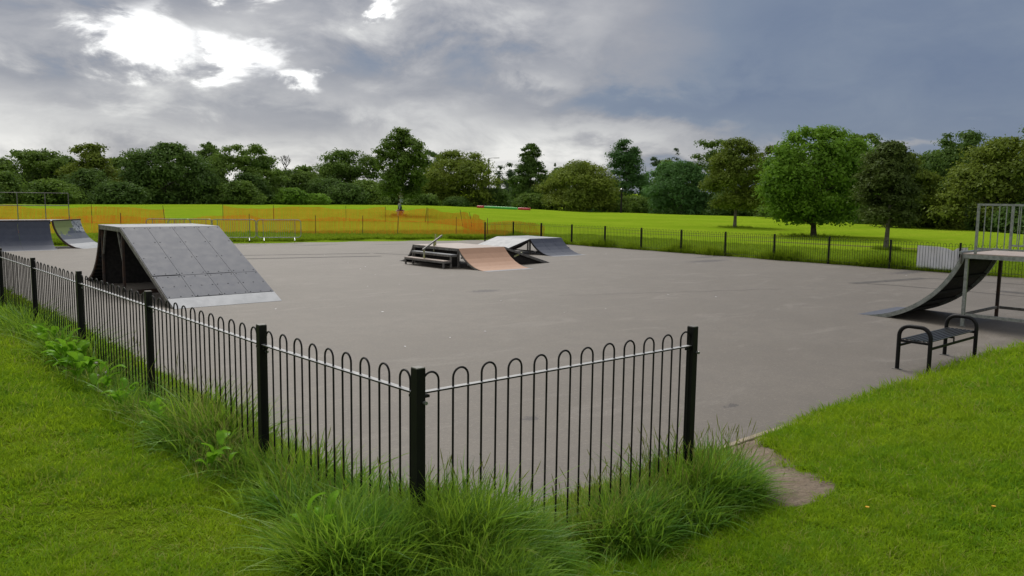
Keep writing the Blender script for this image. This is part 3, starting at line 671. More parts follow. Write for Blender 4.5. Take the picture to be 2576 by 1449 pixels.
MB().box(12.98, 13.02, 4.638, 5.052, .43, .452).build('seat_bearer', M['black'], bn)

# ================================================================== crowd barriers
def barrier(p, q, label):
    p = Vector((p[0], p[1], float(zg(p[0], p[1])))); q = Vector((q[0], q[1], p.z)); d = (q-p); ln = d.length; d.normalize(); nrm = Vector((-d.y, d.x, 0))
    r = empty('crowd_barrier', (p+q)/2, label, 'barrier', 'galvanised crowd barriers along the back edge of the tarmac')
    def P(s_, z): return p + d*s_ + Vector((0, 0, z))
    rc = .16; z0_, z1_ = .16, 1.08; pts = []
    for cx, cz, a0 in ((ln-rc, z1_-rc, 90), (ln-rc, z0_+rc, 0), (rc, z0_+rc, -90), (rc, z1_-rc, -180)):
        for i in range(6): a = math.radians(a0-18*i); pts.append(P(cx+rc*math.cos(a), cz+rc*math.sin(a)))
    pts.append(pts[0])
    MB().tube(pts, .021, 7).build('frame', M['galv'], r, True)
    for s_ in (.30, ln-.30): MB().tube([P(s_, z0_), P(s_, z1_)], .016, 6).build('upright', M['galv'], r, True)
    bm_ = MB().tube([(0, 0, z0_), (0, 0, z1_)], .0065, 5).mesh('infill_bar'); bm_.materials.append(M['galv'])
    nb = 14
    for i in range(nb): piece('infill_bar', bm_, r, P(.30+(ln-.6)*(i+1)/(nb+1), 0))
    for s_ in (.33, ln-.33):
        MB().bar(P(s_, z0_)-nrm*.02, P(s_, 0.012)+nrm*.30, .035, .03).bar(P(s_, z0_)+nrm*.02, P(s_, .012)-nrm*.30, .035, .03).build('foot', M['galv'], r)
barrier((16.98, 39.62), (19.0, 38.78), 'rightmost grey steel crowd barrier standing clear of the big ramp')
barrier((14.95, 40.5), (16.95, 39.70), 'grey steel crowd barrier half hidden by the big ramp edge')
barrier((13.2, 41.6), (15.1, 40.75), 'grey steel crowd barrier whose top shows just over the middle of ramp deck')
barrier((12.3, 42.1), (14.15, 41.15), 'leftmost grey steel crowd barrier behind the big ramp deck')

# ================================================================== orange safety netting
def netting(pts, h, label, stakes, lean=None, seed=1, cell=.075, wv=.020):
    r_ = random.Random(seed); pts = [Vector((x, y, float(zg(x, y)))) for x, y in pts]
    root = empty('safety_net', pts[len(pts)//2], label, 'netting', 'orange mesh barriers around the meadow')
    cum = [0]
    for a, b in zip(pts[:-1], pts[1:]): cum.append(cum[-1]+(b-a).length)
    def at(s_):
        i = min(len(pts)-2, max(0, int(np.searchsorted(cum, s_)-1))); f_ = (s_-cum[i])/(cum[i+1]-cum[i]); return pts[i].lerp(pts[i+1], f_), (pts[i+1]-pts[i]).normalized()
    Lt = cum[-1]; V_ = []; F_ = []
    ph = [r_.uniform(0, 6) for _ in range(4)]
    sag = lambda s_: .05*math.sin(s_*1.3+ph[0])+.035*math.sin(s_*3.1+ph[1])
    wob = lambda s_, z: .06*math.sin(s_*2.1+z*2+ph[2])+.03*math.sin(s_*5.3-z*4+ph[3])
    hs = lambda s_: h*(1+.10*math.sin(s_*.9+ph[1])-.05*abs(math.sin(s_*1.25)))
    def pt(s_, fz):
        p, d = at(s_); n_ = Vector((-d.y, d.x, 0)); z = .04+fz*(hs(s_)-.04)
        return p + Vector((0, 0, z+sag(s_)*fz*.5)) + n_*wob(s_, z)
    s_ = 0.
    def quad(a, b, c, d): k_ = len(V_); V_.extend([a, b, c, d]); F_.append((k_, k_+1, k_+2, k_+3))
    while s_ < Lt-.02:
        w = wv*r_.uniform(.8, 1.3)
        for z0_, z1_ in ((0, .34), (.34, .67), (.67, 1.)): quad(pt(s_, z0_), pt(s_+w, z0_), pt(s_+w, z1_), pt(s_, z1_))
        s_ += cell*r_.uniform(.85, 1.15)
    nh = int(h/.055)
    for k_ in range(nh+1):
        fz = k_/nh; w = .0115/h*(2.2 if k_ in (0, nh) else 1.); s_ = 0.
        while s_ < Lt-.02:
            e_ = min(s_+.45, Lt-.01); quad(pt(s_, fz), pt(e_, fz), pt(e_, min(1, fz+w)), pt(s_, min(1, fz+w))); s_ = e_
    me = bpy.data.meshes.new('mesh_panel'); o_ = org(root)
    me.from_pydata([tuple(v-o_) for v in V_], [], F_); me.materials.append(M['net'])
    ob = bpy.data.objects.new('mesh_panel', me); COL.objects.link(ob); ob.parent = root
    for x, y, lx, ly in stakes:
        z = float(zg(x, y)); MB().tube([(x, y, z-.05), (x+lx, y+ly, z+h+.17)], .02, 6).build('stake', M['stake'], root)
    return root
netting([(0.5, 52), (6, 49.5), (13, 49.2), (19.5, 46.6), (22.1, 43.2), (24.5, 41.9), (26.0, 40.4), (29.1, 38.7), (30.6, 37.9)], .98,
        'long nearest orange mesh barrier behind the crowd barriers ending at railing corner',
        [(19.5, 46.6, 0, 0), (22.1, 43.2, 0, 0), (24.5, 41.9, .02, 0), (26.0, 40.4, .05, -.02), (29.1, 38.7, 0, 0), (13, 49.2, 0, 0), (6, 49.5, 0, 0)], seed=3)
netting([(29.3, 38.4), (30.4, 37.3), (31.35, 35.9), (31.3, 33.2)], .98, 'short orange mesh wrapped around the far railing end post', [(30.4, 37.3, 0, 0)], seed=5)
netting([(24.6, 64), (28, 62), (33.5, 60.0), (36.0, 57.8)], 1.15, 'farther orange mesh barrier running in front of the memorial tree', [(24.6, 64, 0, 0), (28, 62, 0, 0), (33.5, 60, 0, 0)], seed=9, cell=.08, wv=.023)
netting([(36.0, 57.8), (38.5, 55.5), (37.5, 49), (34.2, 43.6), (31.2, 38.6)], 1.12, 'sagging dense orange mesh barrier sloping from memorial tree to railing corner',
        [(36.0, 57.8, 0, 0), (38.4, 55.4, .1, -.12), (37.5, 49, -.18, .15), (34.2, 43.6, -.2, .1), (37.0, 53, 0, 0)], seed=12, cell=.06, wv=.022)
netting([(8, 66), (14.5, 62), (19.0, 60.5)], 1.15, 'orange mesh barrier beyond the railed corner ramp at far left', [(19.0, 60.5, -.12, .06), (14.5, 62, 0, 0), (8, 66, 0, 0)], seed=15, cell=.08, wv=.023)

# ================================================================== white sheets fixed to the far railing
def banner(x, y0, y1, z0, top, label, nm='banner'):
    ys = np.linspace(y0, y1, 25); V_ = []; F_ = []
    for s_ in (0, .012):
        for i, y in enumerate(ys):
            tz = float(np.interp(i/24, [p[0] for p in top], [p[1] for p in top]))
            for k_ in range(7):
                z = z0+(tz-z0)*k_/6
                V_.append((x+s_+.03*math.sin(y*4.3+z*3)*.6+.015*math.sin(y*11-z*6), y, z))
    n_ = 25*7
    for i in range(24):
        for k_ in range(6):
            a = i*7+k_; F_ += [(a, a+7, a+8, a+1), (n_+a, n_+a+1, n_+a+8, n_+a+7)]
    for i in range(24): F_ += [(i*7, n_+i*7, n_+i*7+7, i*7+7), (i*7+6, i*7+13, n_+i*7+13, n_+i*7+6)]
    for e_ in (0, 24*7): F_ += [(e_+k_, e_+k_+1, n_+e_+k_+1, n_+e_+k_) for k_ in range(6)]
    return tag(MB().add(V_, F_).build(nm, M['white'], smooth=True), label, 'banner')
banner(30.80, 12.45, 10.72, .08, [(0, .93), (.25, .92), (.45, .91), (.6, .86), (.72, .78), (.80, .90), (1, .93)], 'torn white sheet tied behind the far railing')
banner(30.80, 9.35, 8.0, .55, [(0, .80), (.5, .78), (1, .79)], 'low white sheet seen through the ramp deck railing at right edge')

# ================================================================== trees
def tree(name, label, x, y, ztop, R, mat, seed, cb=.12, shape='dome', n=9000, leaf=.34, trunk=.3, tmat='bark', flat=.62, ncl=70, cl=.36, base=None, group=None, cat='tree', fill=.75, sub=0.):
    rg = np.random.default_rng(seed); z0 = float(zg(x, y))-sub if base is None else base; H_ = ztop-z0; zb = z0+cb*H_
    root = empty(name, (x, y, z0), label, cat, group)
    def prof(t_):
        if shape == 'dome': return np.sqrt(np.clip(1-(np.clip(t_, 0, 1)*1.02-.30)**2/.62, .03, 1)) if False else np.interp(t_, [0, .12, .3, .5, .7, .85, .95, 1], [.80, .95, 1, .96, .84, .64, .42, .18])
        if shape == 'round': return np.interp(t_, [0, .1, .25, .5, .75, .9, 1], [.45, .76, .95, 1, .84, .55, .2])
        if shape == 'tall': return np.interp(t_, [0, .1, .3, .5, .7, .86, 1], [.55, .86, 1, .92, .78, .52, .18])
        if shape == 'tier': return np.interp(t_, [0, .15, .35, .5, .56, .7, .85, 1], [.8, 1, .95, .78, .56, .55, .46, .2])
        if shape == 'mound': return np.interp(t_, [0, .2, .4, .6, .8, .93, 1], [1, .98, .92, .8, .58, .34, .12])
        if shape == 'cone': return np.interp(t_, [0, .1, .3, 1], [.6, 1, .8, .05])
    C_ = []; k_ = 0
    lob = rg.uniform(.70, 1.18, 9); loa = rg.uniform(0, 6.28)
    while len(C_) < ncl and k_ < 4000:
        k_ += 1; t_ = rg.uniform(.02, .97); a = rg.uniform(0, 2*np.pi)
        rad = float(prof(t_))*R*float(np.interp(((a+loa) % 6.2832)/6.2832*9, np.arange(10), np.r_[lob, lob[0]]))
        q = rg.uniform(.50, 1.10)**.5 if rg.random() < fill+.1 else rg.uniform(0, .6)
        c_ = np.array([rad*q*np.cos(a), rad*q*np.sin(a), t_*(H_*(1-cb))]); rc = cl*R*rg.uniform(.65, 1.25)*(.72 if t_ > .8 else 1)
        c_[:2] *= max(0., 1-rc*.55/max(rad, .1)); c_[2] = min(c_[2], H_*(1-cb)-rc*flat*.9)
        if all(np.linalg.norm((c_-o_)*[1, 1, 1.3]) > .30*(rc+ro) for o_, ro in C_): C_.append((c_, rc))
    cs = np.array([c for c, _ in C_]); rs = np.array([r for _, r in C_]); w = rs**2; idx = rg.choice(len(cs), n, p=w/w.sum())
    d = rg.normal(size=(n, 3)); d[:, 2] += .70; d /= np.linalg.norm(d, axis=1)[:, None]
    rad = rs[idx]*(1-.42*rg.random(n)**1.7)*(1+.16*rg.normal(size=n).clip(-1.5, 2)); P_ = cs[idx]+d*rad[:, None]*[1, 1, flat]
    P_[:, 2] = np.maximum(P_[:, 2], -.03*H_+rg.random(n)*.05*H_)
    nr_ = d*.8+rg.normal(size=(n, 3))*.45+[0, 0, .5]; nr_ /= np.linalg.norm(nr_, axis=1)[:, None]
    t1 = np.cross(nr_, rg.normal(size=(n, 3))); t1 /= np.linalg.norm(t1, axis=1)[:, None]; t2 = np.cross(nr_, t1)
    core = rg.random(n) < .22; P_[core] = cs[idx[core]]+(P_[core]-cs[idx[core]])*rg.uniform(.25, .75, core.sum())[:, None]
    L_ = (leaf*rg.uniform(.55, 1.35, n)*np.where(core, 1.9, 1.))[:, None]; W_ = L_*rg.uniform(.38, .62, n)[:, None]
    fold = nr_*L_*.10
    V_ = np.stack([P_-t1*L_*.5, P_+t2*W_*.5-fold+t1*L_*.05, P_+t1*L_*.5-fold*.6, P_-t2*W_*.5-fold+t1*L_*.05], 1).reshape(-1, 3)
    V_[:, 2] += cb*H_
    me = np_mesh('crown', V_, np.arange(4*n).reshape(n, 4), mat)
    ob = bpy.data.objects.new('crown', me); COL.objects.link(ob); ob.parent = root
    tb = MB(); th_ = H_*(cb+(1-cb)*.62)
    jx, jy = rg.uniform(-.03, .03, 2)*H_
    tb.tube([(0, 0, -.4), (0, 0, 0), (jx*.2, jy*.2, th_*.12), (jx*.5, jy*.5, th_*.5), (jx, jy, th_)], [trunk*1.6, trunk*1.25, trunk, trunk*.72, trunk*.2], 9, False)
    order = np.argsort(-rs)[:16]
    for i in order:
        e_ = cs[i]+[0, 0, cb*H_]; hz = max(.35*th_*cb/(cb+.2), min(th_*.92, e_[2]-.35*np.hypot(e_[0], e_[1])-.04*H_)); f_ = hz/th_
        s_ = Vector((jx*f_, jy*f_, hz)); mid = s_.lerp(Vector(e_), .5)+Vector((0, 0, .05*H_*rg.uniform(-.3, .6)))
        tb.tube([s_, mid, Vector(e_)], [trunk*.36*(1-f_*.5), trunk*.22, trunk*.06], 5, False)
    me = tb.mesh('trunk', smooth=True, fix=False); me.materials.append(M[tmat])
    to = bpy.data.objects.new('trunk', me); COL.objects.link(to); to.parent = root
    return root
LG = 'trees of the wooded belt beyond the meadow'
LM = M
TR = [
 # x, y, ztop, R, mat, shape, cb, n, leaf, label
 (26.5, 147.6, 9.2, 7.2, 'leafmid', 'dome', .04, 8500, .42, 'loose flat topped tree at the far left of the wooded belt', .52),
 (20.4, 148.6, 7.4, 5.4, 'leafdark', 'dome', .04, 5500, .42, 'tree cut by the left picture edge behind the railed ramp', .75),
 (32.5, 138.2, 10.0, 6.3, 'leafolive', 'tier', .03, 9000, .40, 'tree with thin see through crown above a broad skirt at left', .55),
 (41.5, 131.6, 10.4, 6.2, 'leafdark', 'tall', .03, 10500, .38, 'dense dark dome shaped tree rising behind the big ramp', .85),
 (56.9, 154.9, 12.9, 3.9, 'leafmid', 'tall', .1, 5000, .42, 'narrow dark tree peeking up left of a wide loose crown', .7),
 (55.8, 133.8, 11.0, 6.1, 'leafmid', 'dome', .03, 9500, .38, 'wide rounded tree with sky gaps between dense tree and bare tree', .62),
 (64.5, 135.4, 7.0, 6.4, 'leafmid', 'mound', .02, 8000, .38, 'low spreading tree below the bare twigged tree', .8),
 (76.3, 134.9, 11.0, 6.6, 'leafmid', 'dome', .03, 9000, .38, 'rounded tree just left of the memorial tree', .7),
 (98.4, 138.7, 12.6, 4.2, 'leafdark', 'dome', .05, 5500, .42, 'dark crown peeping out just right of the memorial tree', .7),
 (93.2, 123.8, 11.4, 7.7, 'leafolive', 'dome', .02, 12500, .38, 'very broad layered tree right of the memorial tree', .66),
 (114.6, 111.7, 9.9, 7.9, 'leafolive', 'mound', .02, 11500, .38, 'wide olive green mound shaped tree beside the inflatable tube', .75),
 (119.7, 90.4, 9.6, 6.3, 'leafdeep', 'mound', .02, 8500, .36, 'deep green bushy tree left of the slim lone tree', .85),
 (135.2, 94.6, 14.8, 6.2, 'leafmid', 'dome', .03, 9000, .40, 'tall domed tree rising behind the slim lone tree', .8),
 (128.3, 77.7, 12.3, 5.2, 'leafolive', 'dome', .03, 6500, .40, 'yellowish tree between the slim lone tree and the bright lone tree', .8),
 (108.2, 52.0, 11.8, 4.0, 'leafmid', 'dome', .03, 6000, .36, 'tree whose crown shows over the bright lone tree shoulder', .8),
 (84.0, 35.6, 7.6, 3.2, 'leafolive', 'tall', .03, 6500, .30, 'yellow green tree just right of the brownish lone tree', .8),
 (99.0, 36.3, 10.7, 4.9, 'leafdark', 'dome', .03, 9000, .32, 'big dark tree rising right of the yellow green tree', .85),
 (86.5, 27.6, 8.9, 5.9, 'leafolive', 'mound', .02, 12500, .30, 'broad layered olive tree above the deck railing at right', .8),
 (113.2, 33.1, 12.3, 5.2, 'leafdark', 'dome', .03, 8000, .36, 'tallest dark crown in the upper right corner of the woods', .85),
 (95.0, 22.0, 8.0, 5.0, 'leafmid', 'mound', .02, 7000, .34, 'mid green tree at the right edge behind the deck railing', .8),
 (124.3, 137.1, 15.0, 4.4, 'leafdark', 'tier', .22, 7500, .42, 'slender two tiered tree with bare lower trunk mid skyline', .75),
 (150.9, 131.3, 17.2, 7.0, 'leafdeep', 'tier', .10, 10500, .44, 'tall dark tree with knobbly top left of old lamp gap', .9),
]
for i, (x, y, zt, R_, mt, shp, cb, n_, lf, lab, fl) in enumerate(TR):
    tree('broadleaf_tree', lab, x, y, zt, R_*1.2, M[mt], 100+i, cb, shp, int(n_*2.1), lf*1.12, .34, ncl=78 if fl > .6 else 66, cl=.30 if fl > .65 else .25, flat=.50, group=LG, fill=fl)
# far-off trees
for i, (x, y, zt, R_, mt, shp, n_, lab) in enumerate([
 (175.4, 205.3, 14.6, 5.5, 'leafhaze', 'dome', 3200, 'hazy far tree left of the two tiered tree'),
 (186, 214, 13.0, 5.5, 'leafhaze', 'mound', 3000, 'hazy low far tree beside the stone house'),
 (209.9, 169.9, 16.5, 4.8, 'leafhaze', 'dome', 3000, 'hazy far tree touching the tall dark tree'),
 (188.7, 148.3, 14.6, 6.0, 'leafmid', 'dome', 4500, 'round topped green tree in the gap left of the domed tree'),
 (213.8, 164.9, 20.2, 4.6, 'leafhaze', 'tall', 1500, 'wind swept thin far tree above the round topped tree'),
 (160, 178, 10.5, 6.5, 'leafhaze', 'mound', 3200, 'hazy far tree behind the olive mound tree'),
 (172, 166, 11.0, 6.5, 'leafhaze', 'mound', 3200, 'hazy far tree right of the tiny fir'),
 (152, 88, 13.6, 6.0, 'leafmid', 'dome', 5000, 'far tree filling the skyline behind yellowish tree'),
 (140, 62, 13.0, 6.0, 'leafmid', 'dome', 5000, 'far tree on the skyline left of bright lone tree'),
 (133, 50, 11.9, 5.5, 'leafolive', 'dome', 4500, 'far tree on the skyline above brownish lone tree'),
 (32, 156.8, 8.8, 6.0, 'leafdark', 'dome', 6500, 'dark tree filling the gap left of the skirted tree'), (41.7, 154.5, 8.7, 6.0, 'leafmid', 'dome', 6500, 'tree filling the gap between skirted tree and dense dome tree'),
 (54.1, 155.9, 9.7, 6.0, 'leafdark', 'dome', 6500, 'dark tree filling the gap right of the dense dome tree'), (73.7, 147.6, 8.2, 6.2, 'leafmid', 'dome', 6500, 'low back row tree right of the bare tree'),
 (78.6, 145.3, 9.3, 5.0, 'leafdark', 'dome', 6000, 'back row tree left of the rounded tree by the memorial'), (133.5, 135.2, 9.9, 6.5, 'leafmid', 'dome', 6500, 'back row tree behind the olive mound tree'),
 (134.2, 104.4, 10.5, 6.0, 'leafdeep', 'dome', 6500, 'back row tree left of the tall domed tree'), (127, 68, 11.0, 6.0, 'leafdark', 'dome', 6500, 'dark back row tree behind the bright lone tree'),
 (111.2, 45.2, 9.9, 5.0, 'leafmid', 'dome', 6000, 'back row tree above the yellow green tree')]):
    tree('broadleaf_tree', lab, x, y, zt, R_, M[mt], 200+i, .04, shp, int(n_*1.6), .62, .3, ncl=45, cl=.34, group=LG)
tree('fir_tree', 'tiny pointed fir on the skyline', 243, 252, 19.2, 2.0, M['leafhaze'], 240, .05, 'cone', 900, .5, .2, ncl=16)
# lone trees on the meadow
tree('memorial_tree', 'lone leafy tree with tributes tied around its trunk', 46.2, 71.35, 9.55, 3.15, M['leafmid'], 301, .20, 'round', 17000, .26, .20, 'bark', ncl=75, cl=.33)
tree('lone_tree', 'slim lone tree with tapered dark green crown on the right meadow', 65.1, 43.0, 8.3, 3.05, M['leafolive'], 302, .20, 'tall', 19000, .22, .15, 'barkpale', ncl=80, cl=.33)
tree('lone_tree', 'largest bright green lone tree casting shade behind far railing', 54.6, 29.4, 7.85, 4.45, M['leafbright'], 303, .12, 'round', 32000, .24, .19, 'bark', ncl=120, cl=.27, flat=.58)
tree('lone_tree', 'brownish upright lone tree nearest to the far railing', 43.0, 19.03, 5.75, 1.95, M['leafpurple'], 304, .22, 'tall', 19000, .16, .12, 'barkpale', ncl=85, cl=.33)
# bare tree
bt = empty('bare_tree', (74.2, 158.5, float(zg(74.2, 158.5))), 'bare twiggy tree on the left skyline', 'tree')
tb = MB(); z0 = float(zg(74.2, 158.5)); r_ = random.Random(5)
def branch(p, d, ln, rad, dep):
    q = p+d*ln; tb.tube([p, p.lerp(q, .5)+Vector((r_.uniform(-.05, .05)*ln, r_.uniform(-.05, .05)*ln, 0)), q], [rad, rad*.8, rad*.55], 5, False)
    if dep == 0: return
    for _ in range(3 if dep > 1 else 4):
        nd = (d+Vector((r_.uniform(-.75, .75), r_.uniform(-.75, .75), r_.uniform(-.05, .5)))).normalized(); branch(q, nd, ln*r_.uniform(.6, .82), rad*.58, dep-1)
branch(Vector((74.2, 158.5, z0)), Vector((.02, 0, 1)), 9.5, .3, 0); branch(Vector((74.4, 158.5, z0+9.3)), Vector((.02, 0, 1)), 1.9, .22, 4)
tb.build('trunk', M['bark'], bt, True)
# shrubs along the brow of the meadow
SG = 'shrubs along the brow of the meadow'
SH = [(15, 122, 4.0, 4.0, 'leafdark', 'dark shrub at the far left brow under the flat topped tree'), (24, 124, 4.2, 4.2, 'leafmid', 'shrub on the brow behind the ramp railing'),
      (33, 125, 4.0, 4.3, 'leafdark', 'dark shrub on the brow below the skirted tree'), (50.5, 124, 4.6, 4.0, 'leafmid', 'shrub on the brow right of the dense dome tree'),
      (58.5, 122.5, 3.6, 3.6, 'leafbright', 'bright fresh green shrub on the brow left of the memorial tree'), (62.6, 121.5, 2.7, 2.4, 'leafbright', 'small pale green shrub low on the brow'),
      (69.5, 124, 4.6, 4.2, 'leafdark', 'dark shrub on the brow under the low spreading tree'), (80.5, 117.5, 3.0, 3.4, 'leafmid', 'low shrub on the brow left of the meadow gap'),
      (87.5, 116, 2.6, 2.6, 'leafdark', 'low dark shrub right of the memorial tree trunk'), (111, 122, 3.2, 4.0, 'leafdark', 'dark scrub between broad layered tree and olive mound'),
      (121, 103, 3.2, 4.2, 'leafmid', 'scrub in the dip right of the olive mound tree'), (131, 100, 4.0, 5.5, 'leafdark', 'dark scrub under the tall knobbly tree'),
      (118, 79, 4.0, 4.0, 'leafdark', 'dark shrub behind the slim lone tree trunk'), (108.5, 62, 4.0, 4.4, 'leafmid', 'shrub between the two largest lone trees'),
      (104, 51, 4.6, 4.6, 'leafdeep', 'deep green shrub hidden behind the bright lone tree'), (94, 41, 3.5, 4.2, 'leafdark', 'dark undergrowth right of the bright lone tree'),
      (90, 33.5, 3.2, 3.8, 'leafdark', 'dark undergrowth under the big dark tree'), (85.5, 27, 2.6, 3.8, 'leafdark', 'dark undergrowth under the broad olive tree'),
      (82, 23.5, 2.6, 3.6, 'leafdark', 'dark undergrowth behind the deck railing')]
SH += [(31.0, 132, 6.0, 5.2, 'leafdark', 'tall dark understorey bush behind the skirted tree at left'), (39.5, 134, 6.2, 4.8, 'leafmid', 'understorey bush left of the dense dome tree'), (46.5, 128.5, 6.4, 4.8, 'leafdark', 'dark understorey bush at the right foot of the dense dome tree'),
       (52.5, 127, 6.0, 4.6, 'leafdark', 'understorey bush below the narrow peeking tree'), (68.0, 128.5, 5.6, 5.0, 'leafdark', 'dark understorey bush below the bare tree'), (74.5, 126, 5.4, 4.8, 'leafmid', 'understorey bush left of the rounded tree by the memorial'),
       (82.5, 126.5, 4.6, 4.2, 'leafdark', 'understorey bush in the rounded tree foot by the meadow gap'), (99.5, 120, 4.4, 5.0, 'leafdark', 'dark understorey bush at the right foot of the broad layered tree'), (106.5, 117, 3.4, 4.2, 'leafmid', 'scrub left of the olive mound tree behind the tube'),
       (123.5, 84, 6.0, 5.0, 'leafdark', 'dark understorey bush left of the slim lone tree'), (119, 70, 6.0, 5.0, 'leafmid', 'understorey bush right of the slim lone tree'), (18.5, 128, 5.2, 5.0, 'leafmid', 'understorey bush at the far left picture edge')]
for i, (x, y, zt, R_, mt, lab) in enumerate(SH):
    tree('shrub', lab, x, y, zt, R_, M[mt], 400+i, .02, 'mound', 6500, .36, .10, ncl=45, cl=.36, group=SG, cat='shrub', sub=0)

# ================================================================== things on the meadow
it = empty('inflatable_tube', (90.7, 106.6, .9), 'long green and red inflatable tube lying on the meadow brow', 'inflatable')
def tubeseg(p, q, r, nm, mt, parent, n=16):
    p = Vector((p[0], p[1], float(zg(p[0], p[1]))+r*.55)); q = Vector((q[0], q[1], float(zg(q[0], q[1]))+r*.55)); k_ = 7
    pts = [p.lerp(q, i/k_) for i in range(k_+1)]; rs_ = [r*(.82 if i in (0, k_) else 1) for i in range(k_+1)]
    return MB().tube(pts, rs_, n).build(nm, M[mt], parent, True)
tubeseg((87.97, 108.88), (92.4, 105.1), .27, 'green_section', 'tubegreen', it); tubeseg((92.45, 105.05), (94.0, 103.73), .27, 'red_section', 'tubered', it)
tubeseg((94.02, 103.71), (94.12, 103.63), .31, 'end_ring', 'tubered', it); tubeseg((87.0, 109.7), (87.92, 108.92), .27, 'red_section', 'tubered', it)
def lamp(x, y, zt, label, old=False):
    z = float(zg(x, y)); r = empty('street_lamp', (x, y, z), label, 'street lamp')
    MB().tube([(x, y, z-.2), (x, y, z+1.2), (x, y, zt)], [.22, .17, .14], 8).build('column', M['timber'], r, True)
    if old:
        MB().tube([(x, y, zt), (x, y, zt+.12), (x, y, zt+.75), (x, y, zt+.95)], [.12, .22, .36, .06], 6).build('lantern', M['glass'], r)
    else:
        MB().tube([(x-.1, y, zt), (x+.55, y-.45, zt+.10), (x+1.2, y-1.0, zt+.12)], .045, 6).build('arm', M['timber'], r)
        MB().bar((x+.9, y-.75, zt+.10), (x+1.9, y-1.6, zt+.14), .32, .12).build('lamp_head', M['galvdark'], r)
lamp(120.2, 147.2, 11.7, 'tall street lamp standing above the trees mid skyline'); lamp(112.7, 99.0, 3.6, 'old lantern lamp post right of the olive mound tree', True)
hx_, hy_ = 203, 247.; hz_ = float(zg(hx_, hy_)); ho = empty('stone_house', (hx_, hy_, hz_), 'grey stone house glimpsed under the street lamp', 'house')
MB().box(hx_-5, hx_+5, hy_-4, hy_+4, hz_-.5, hz_+6).build('wall', M['stone'], ho)
rf = MB().add([(hx_-5.4, hy_-4.4, hz_+5.9), (hx_+5.4, hy_-4.4, hz_+5.9), (hx_+5.4, hy_+4.4, hz_+5.9), (hx_-5.4, hy_+4.4, hz_+5.9), (hx_-5.4, hy_, hz_+9), (hx_+5.4, hy_, hz_+9)],
         [(0, 1, 5, 4), (2, 3, 4, 5), (0, 4, 3), (1, 2, 5), (3, 2, 1, 0)]).build('roof', M['slate'], ho)
for dx in (-4.3, 4.3): MB().box(hx_+dx-.5, hx_+dx+.5, hy_-.5, hy_+.5, hz_+7.5, hz_+10.2).build('chimney', M['stone'], rf)
for dx in (-3, 0, 3):
    wd = MB().box(hx_+dx-.6, hx_+dx+.6, hy_-4.06, hy_-3.99, hz_+3.4, hz_+5).build('window', M['white'], ho)
    MB().box(hx_+dx-.5, hx_+dx+.5, hy_-4.10, hy_-4.062, hz_+3.5, hz_+4.9).build('pane', M['glass'], wd)
# tributes on the memorial tree
tz = float(zg(46.2, 71.35)); fx, fy = 46.2-.545*.22, 71.35-.838*.22
def bouquet(x, y, z, mt, label, h=.5, tilt=.1):
    r = empty('flower_bouquet', (x, y, z), label, 'flowers', 'tributes on the memorial tree')
    MB().tube([(x, y-.02, z), (x+tilt*.3, y-.05, z+h*.55), (x+tilt, y-.08, z+h*.8)], [.04, .11, .19], 8).build('wrap', M['paleblue'], r, True)
    fl = MB()
    for i in range(9): a = i*2.4; fl.ball((x+tilt+.13*math.cos(a)*(i/9), y-.09+.1*math.sin(a), z+h*.85+.05*(i % 3)), .075, .075, .06, 7, 4)
    fl.build('blooms', M[mt], r, True)
bouquet(fx-.30, fy-.1, tz, 'pink', 'pink flower bouquet at left foot of the memorial tree', .62, -.06)
bouquet(fx+.22, fy-.1, tz, 'pink', 'pink flower bouquet at right foot of the memorial tree', .55, .08)
bouquet(fx-.12, fy-.14, tz+.62, 'plushwhite', 'white flower bouquet tied low on the memorial tree trunk', .65, -.05)
def toy(x, y, z, mt, label, s_=1.):
    r = empty('soft_toy', (x, y, z), label, 'soft toy', 'tributes on the memorial tree')
    b_ = MB().ball((x, y, z+.22*s_), .20*s_, .15*s_, .24*s_)
    for dx in (-1, 1):
        b_.tube([(x+dx*.14*s_, y-.05, z+.34*s_), (x+dx*.34*s_, y-.08, z+.20*s_)], [.08*s_, .06*s_], 7); b_.tube([(x+dx*.10*s_, y-.05, z+.08*s_), (x+dx*.18*s_, y-.22*s_, z-.06*s_)], [.09*s_, .07*s_], 7)
    b_.build('body', M[mt], r, True)
    h_ = MB().ball((x, y-.03, z+.58*s_), .17*s_, .16*s_, .16*s_)
    for dx in (-1, 1): h_.ball((x+dx*.13*s_, y-.02, z+.72*s_), .06*s_, .04*s_, .06*s_, 7, 4)
    h_.ball((x, y-.18*s_, z+.55*s_), .07*s_, .05*s_, .055*s_, 7, 4); h_.build('head', M[mt], r, True)
toy(fx, fy-.12, tz+1.95, 'plushwhite', 'white soft toy bear tied high on the memorial tree trunk', 1.15)
toy(fx+.05, fy-.13, tz+1.42, 'paleblue', 'pale blue soft toy tied below the white bear', .8)
toy(fx+.02, fy-.16, tz+.30, 'darknavy', 'navy soft toy sitting among bouquets at trunk foot', .85)
hc = empty('hanging_cloth', (80.6, 126.5, 2.5), 'pale blue cloth hanging left of the memorial tree trunk', 'cloth')
MB().add([(80.0, 126.9, 2.4), (81.0, 126.1, 2.5), (81.4, 125.8, 4.2), (80.9, 126.3, 4.3), (80.0, 126.95, 2.4), (81.0, 126.15, 2.5), (81.4, 125.85, 4.2), (80.9, 126.35, 4.3)],
         [(0, 1, 2, 3), (7, 6, 5, 4), (0, 4, 5, 1), (1, 5, 6, 2), (2, 6, 7, 3), (3, 7, 4, 0)]).build('cloth', M['paleblue'], hc)
MB().bar((80.2, 126.85, 3.2), (81.2, 125.95, 3.9), .05, .35).build('stripe', M['darknavy'], hc)
MB().tube([(80.9, 126.4, float(zg(80.9, 126.4))), (80.9, 126.4, 4.5)], .05, 6).build('pole', M['timber'], hc)

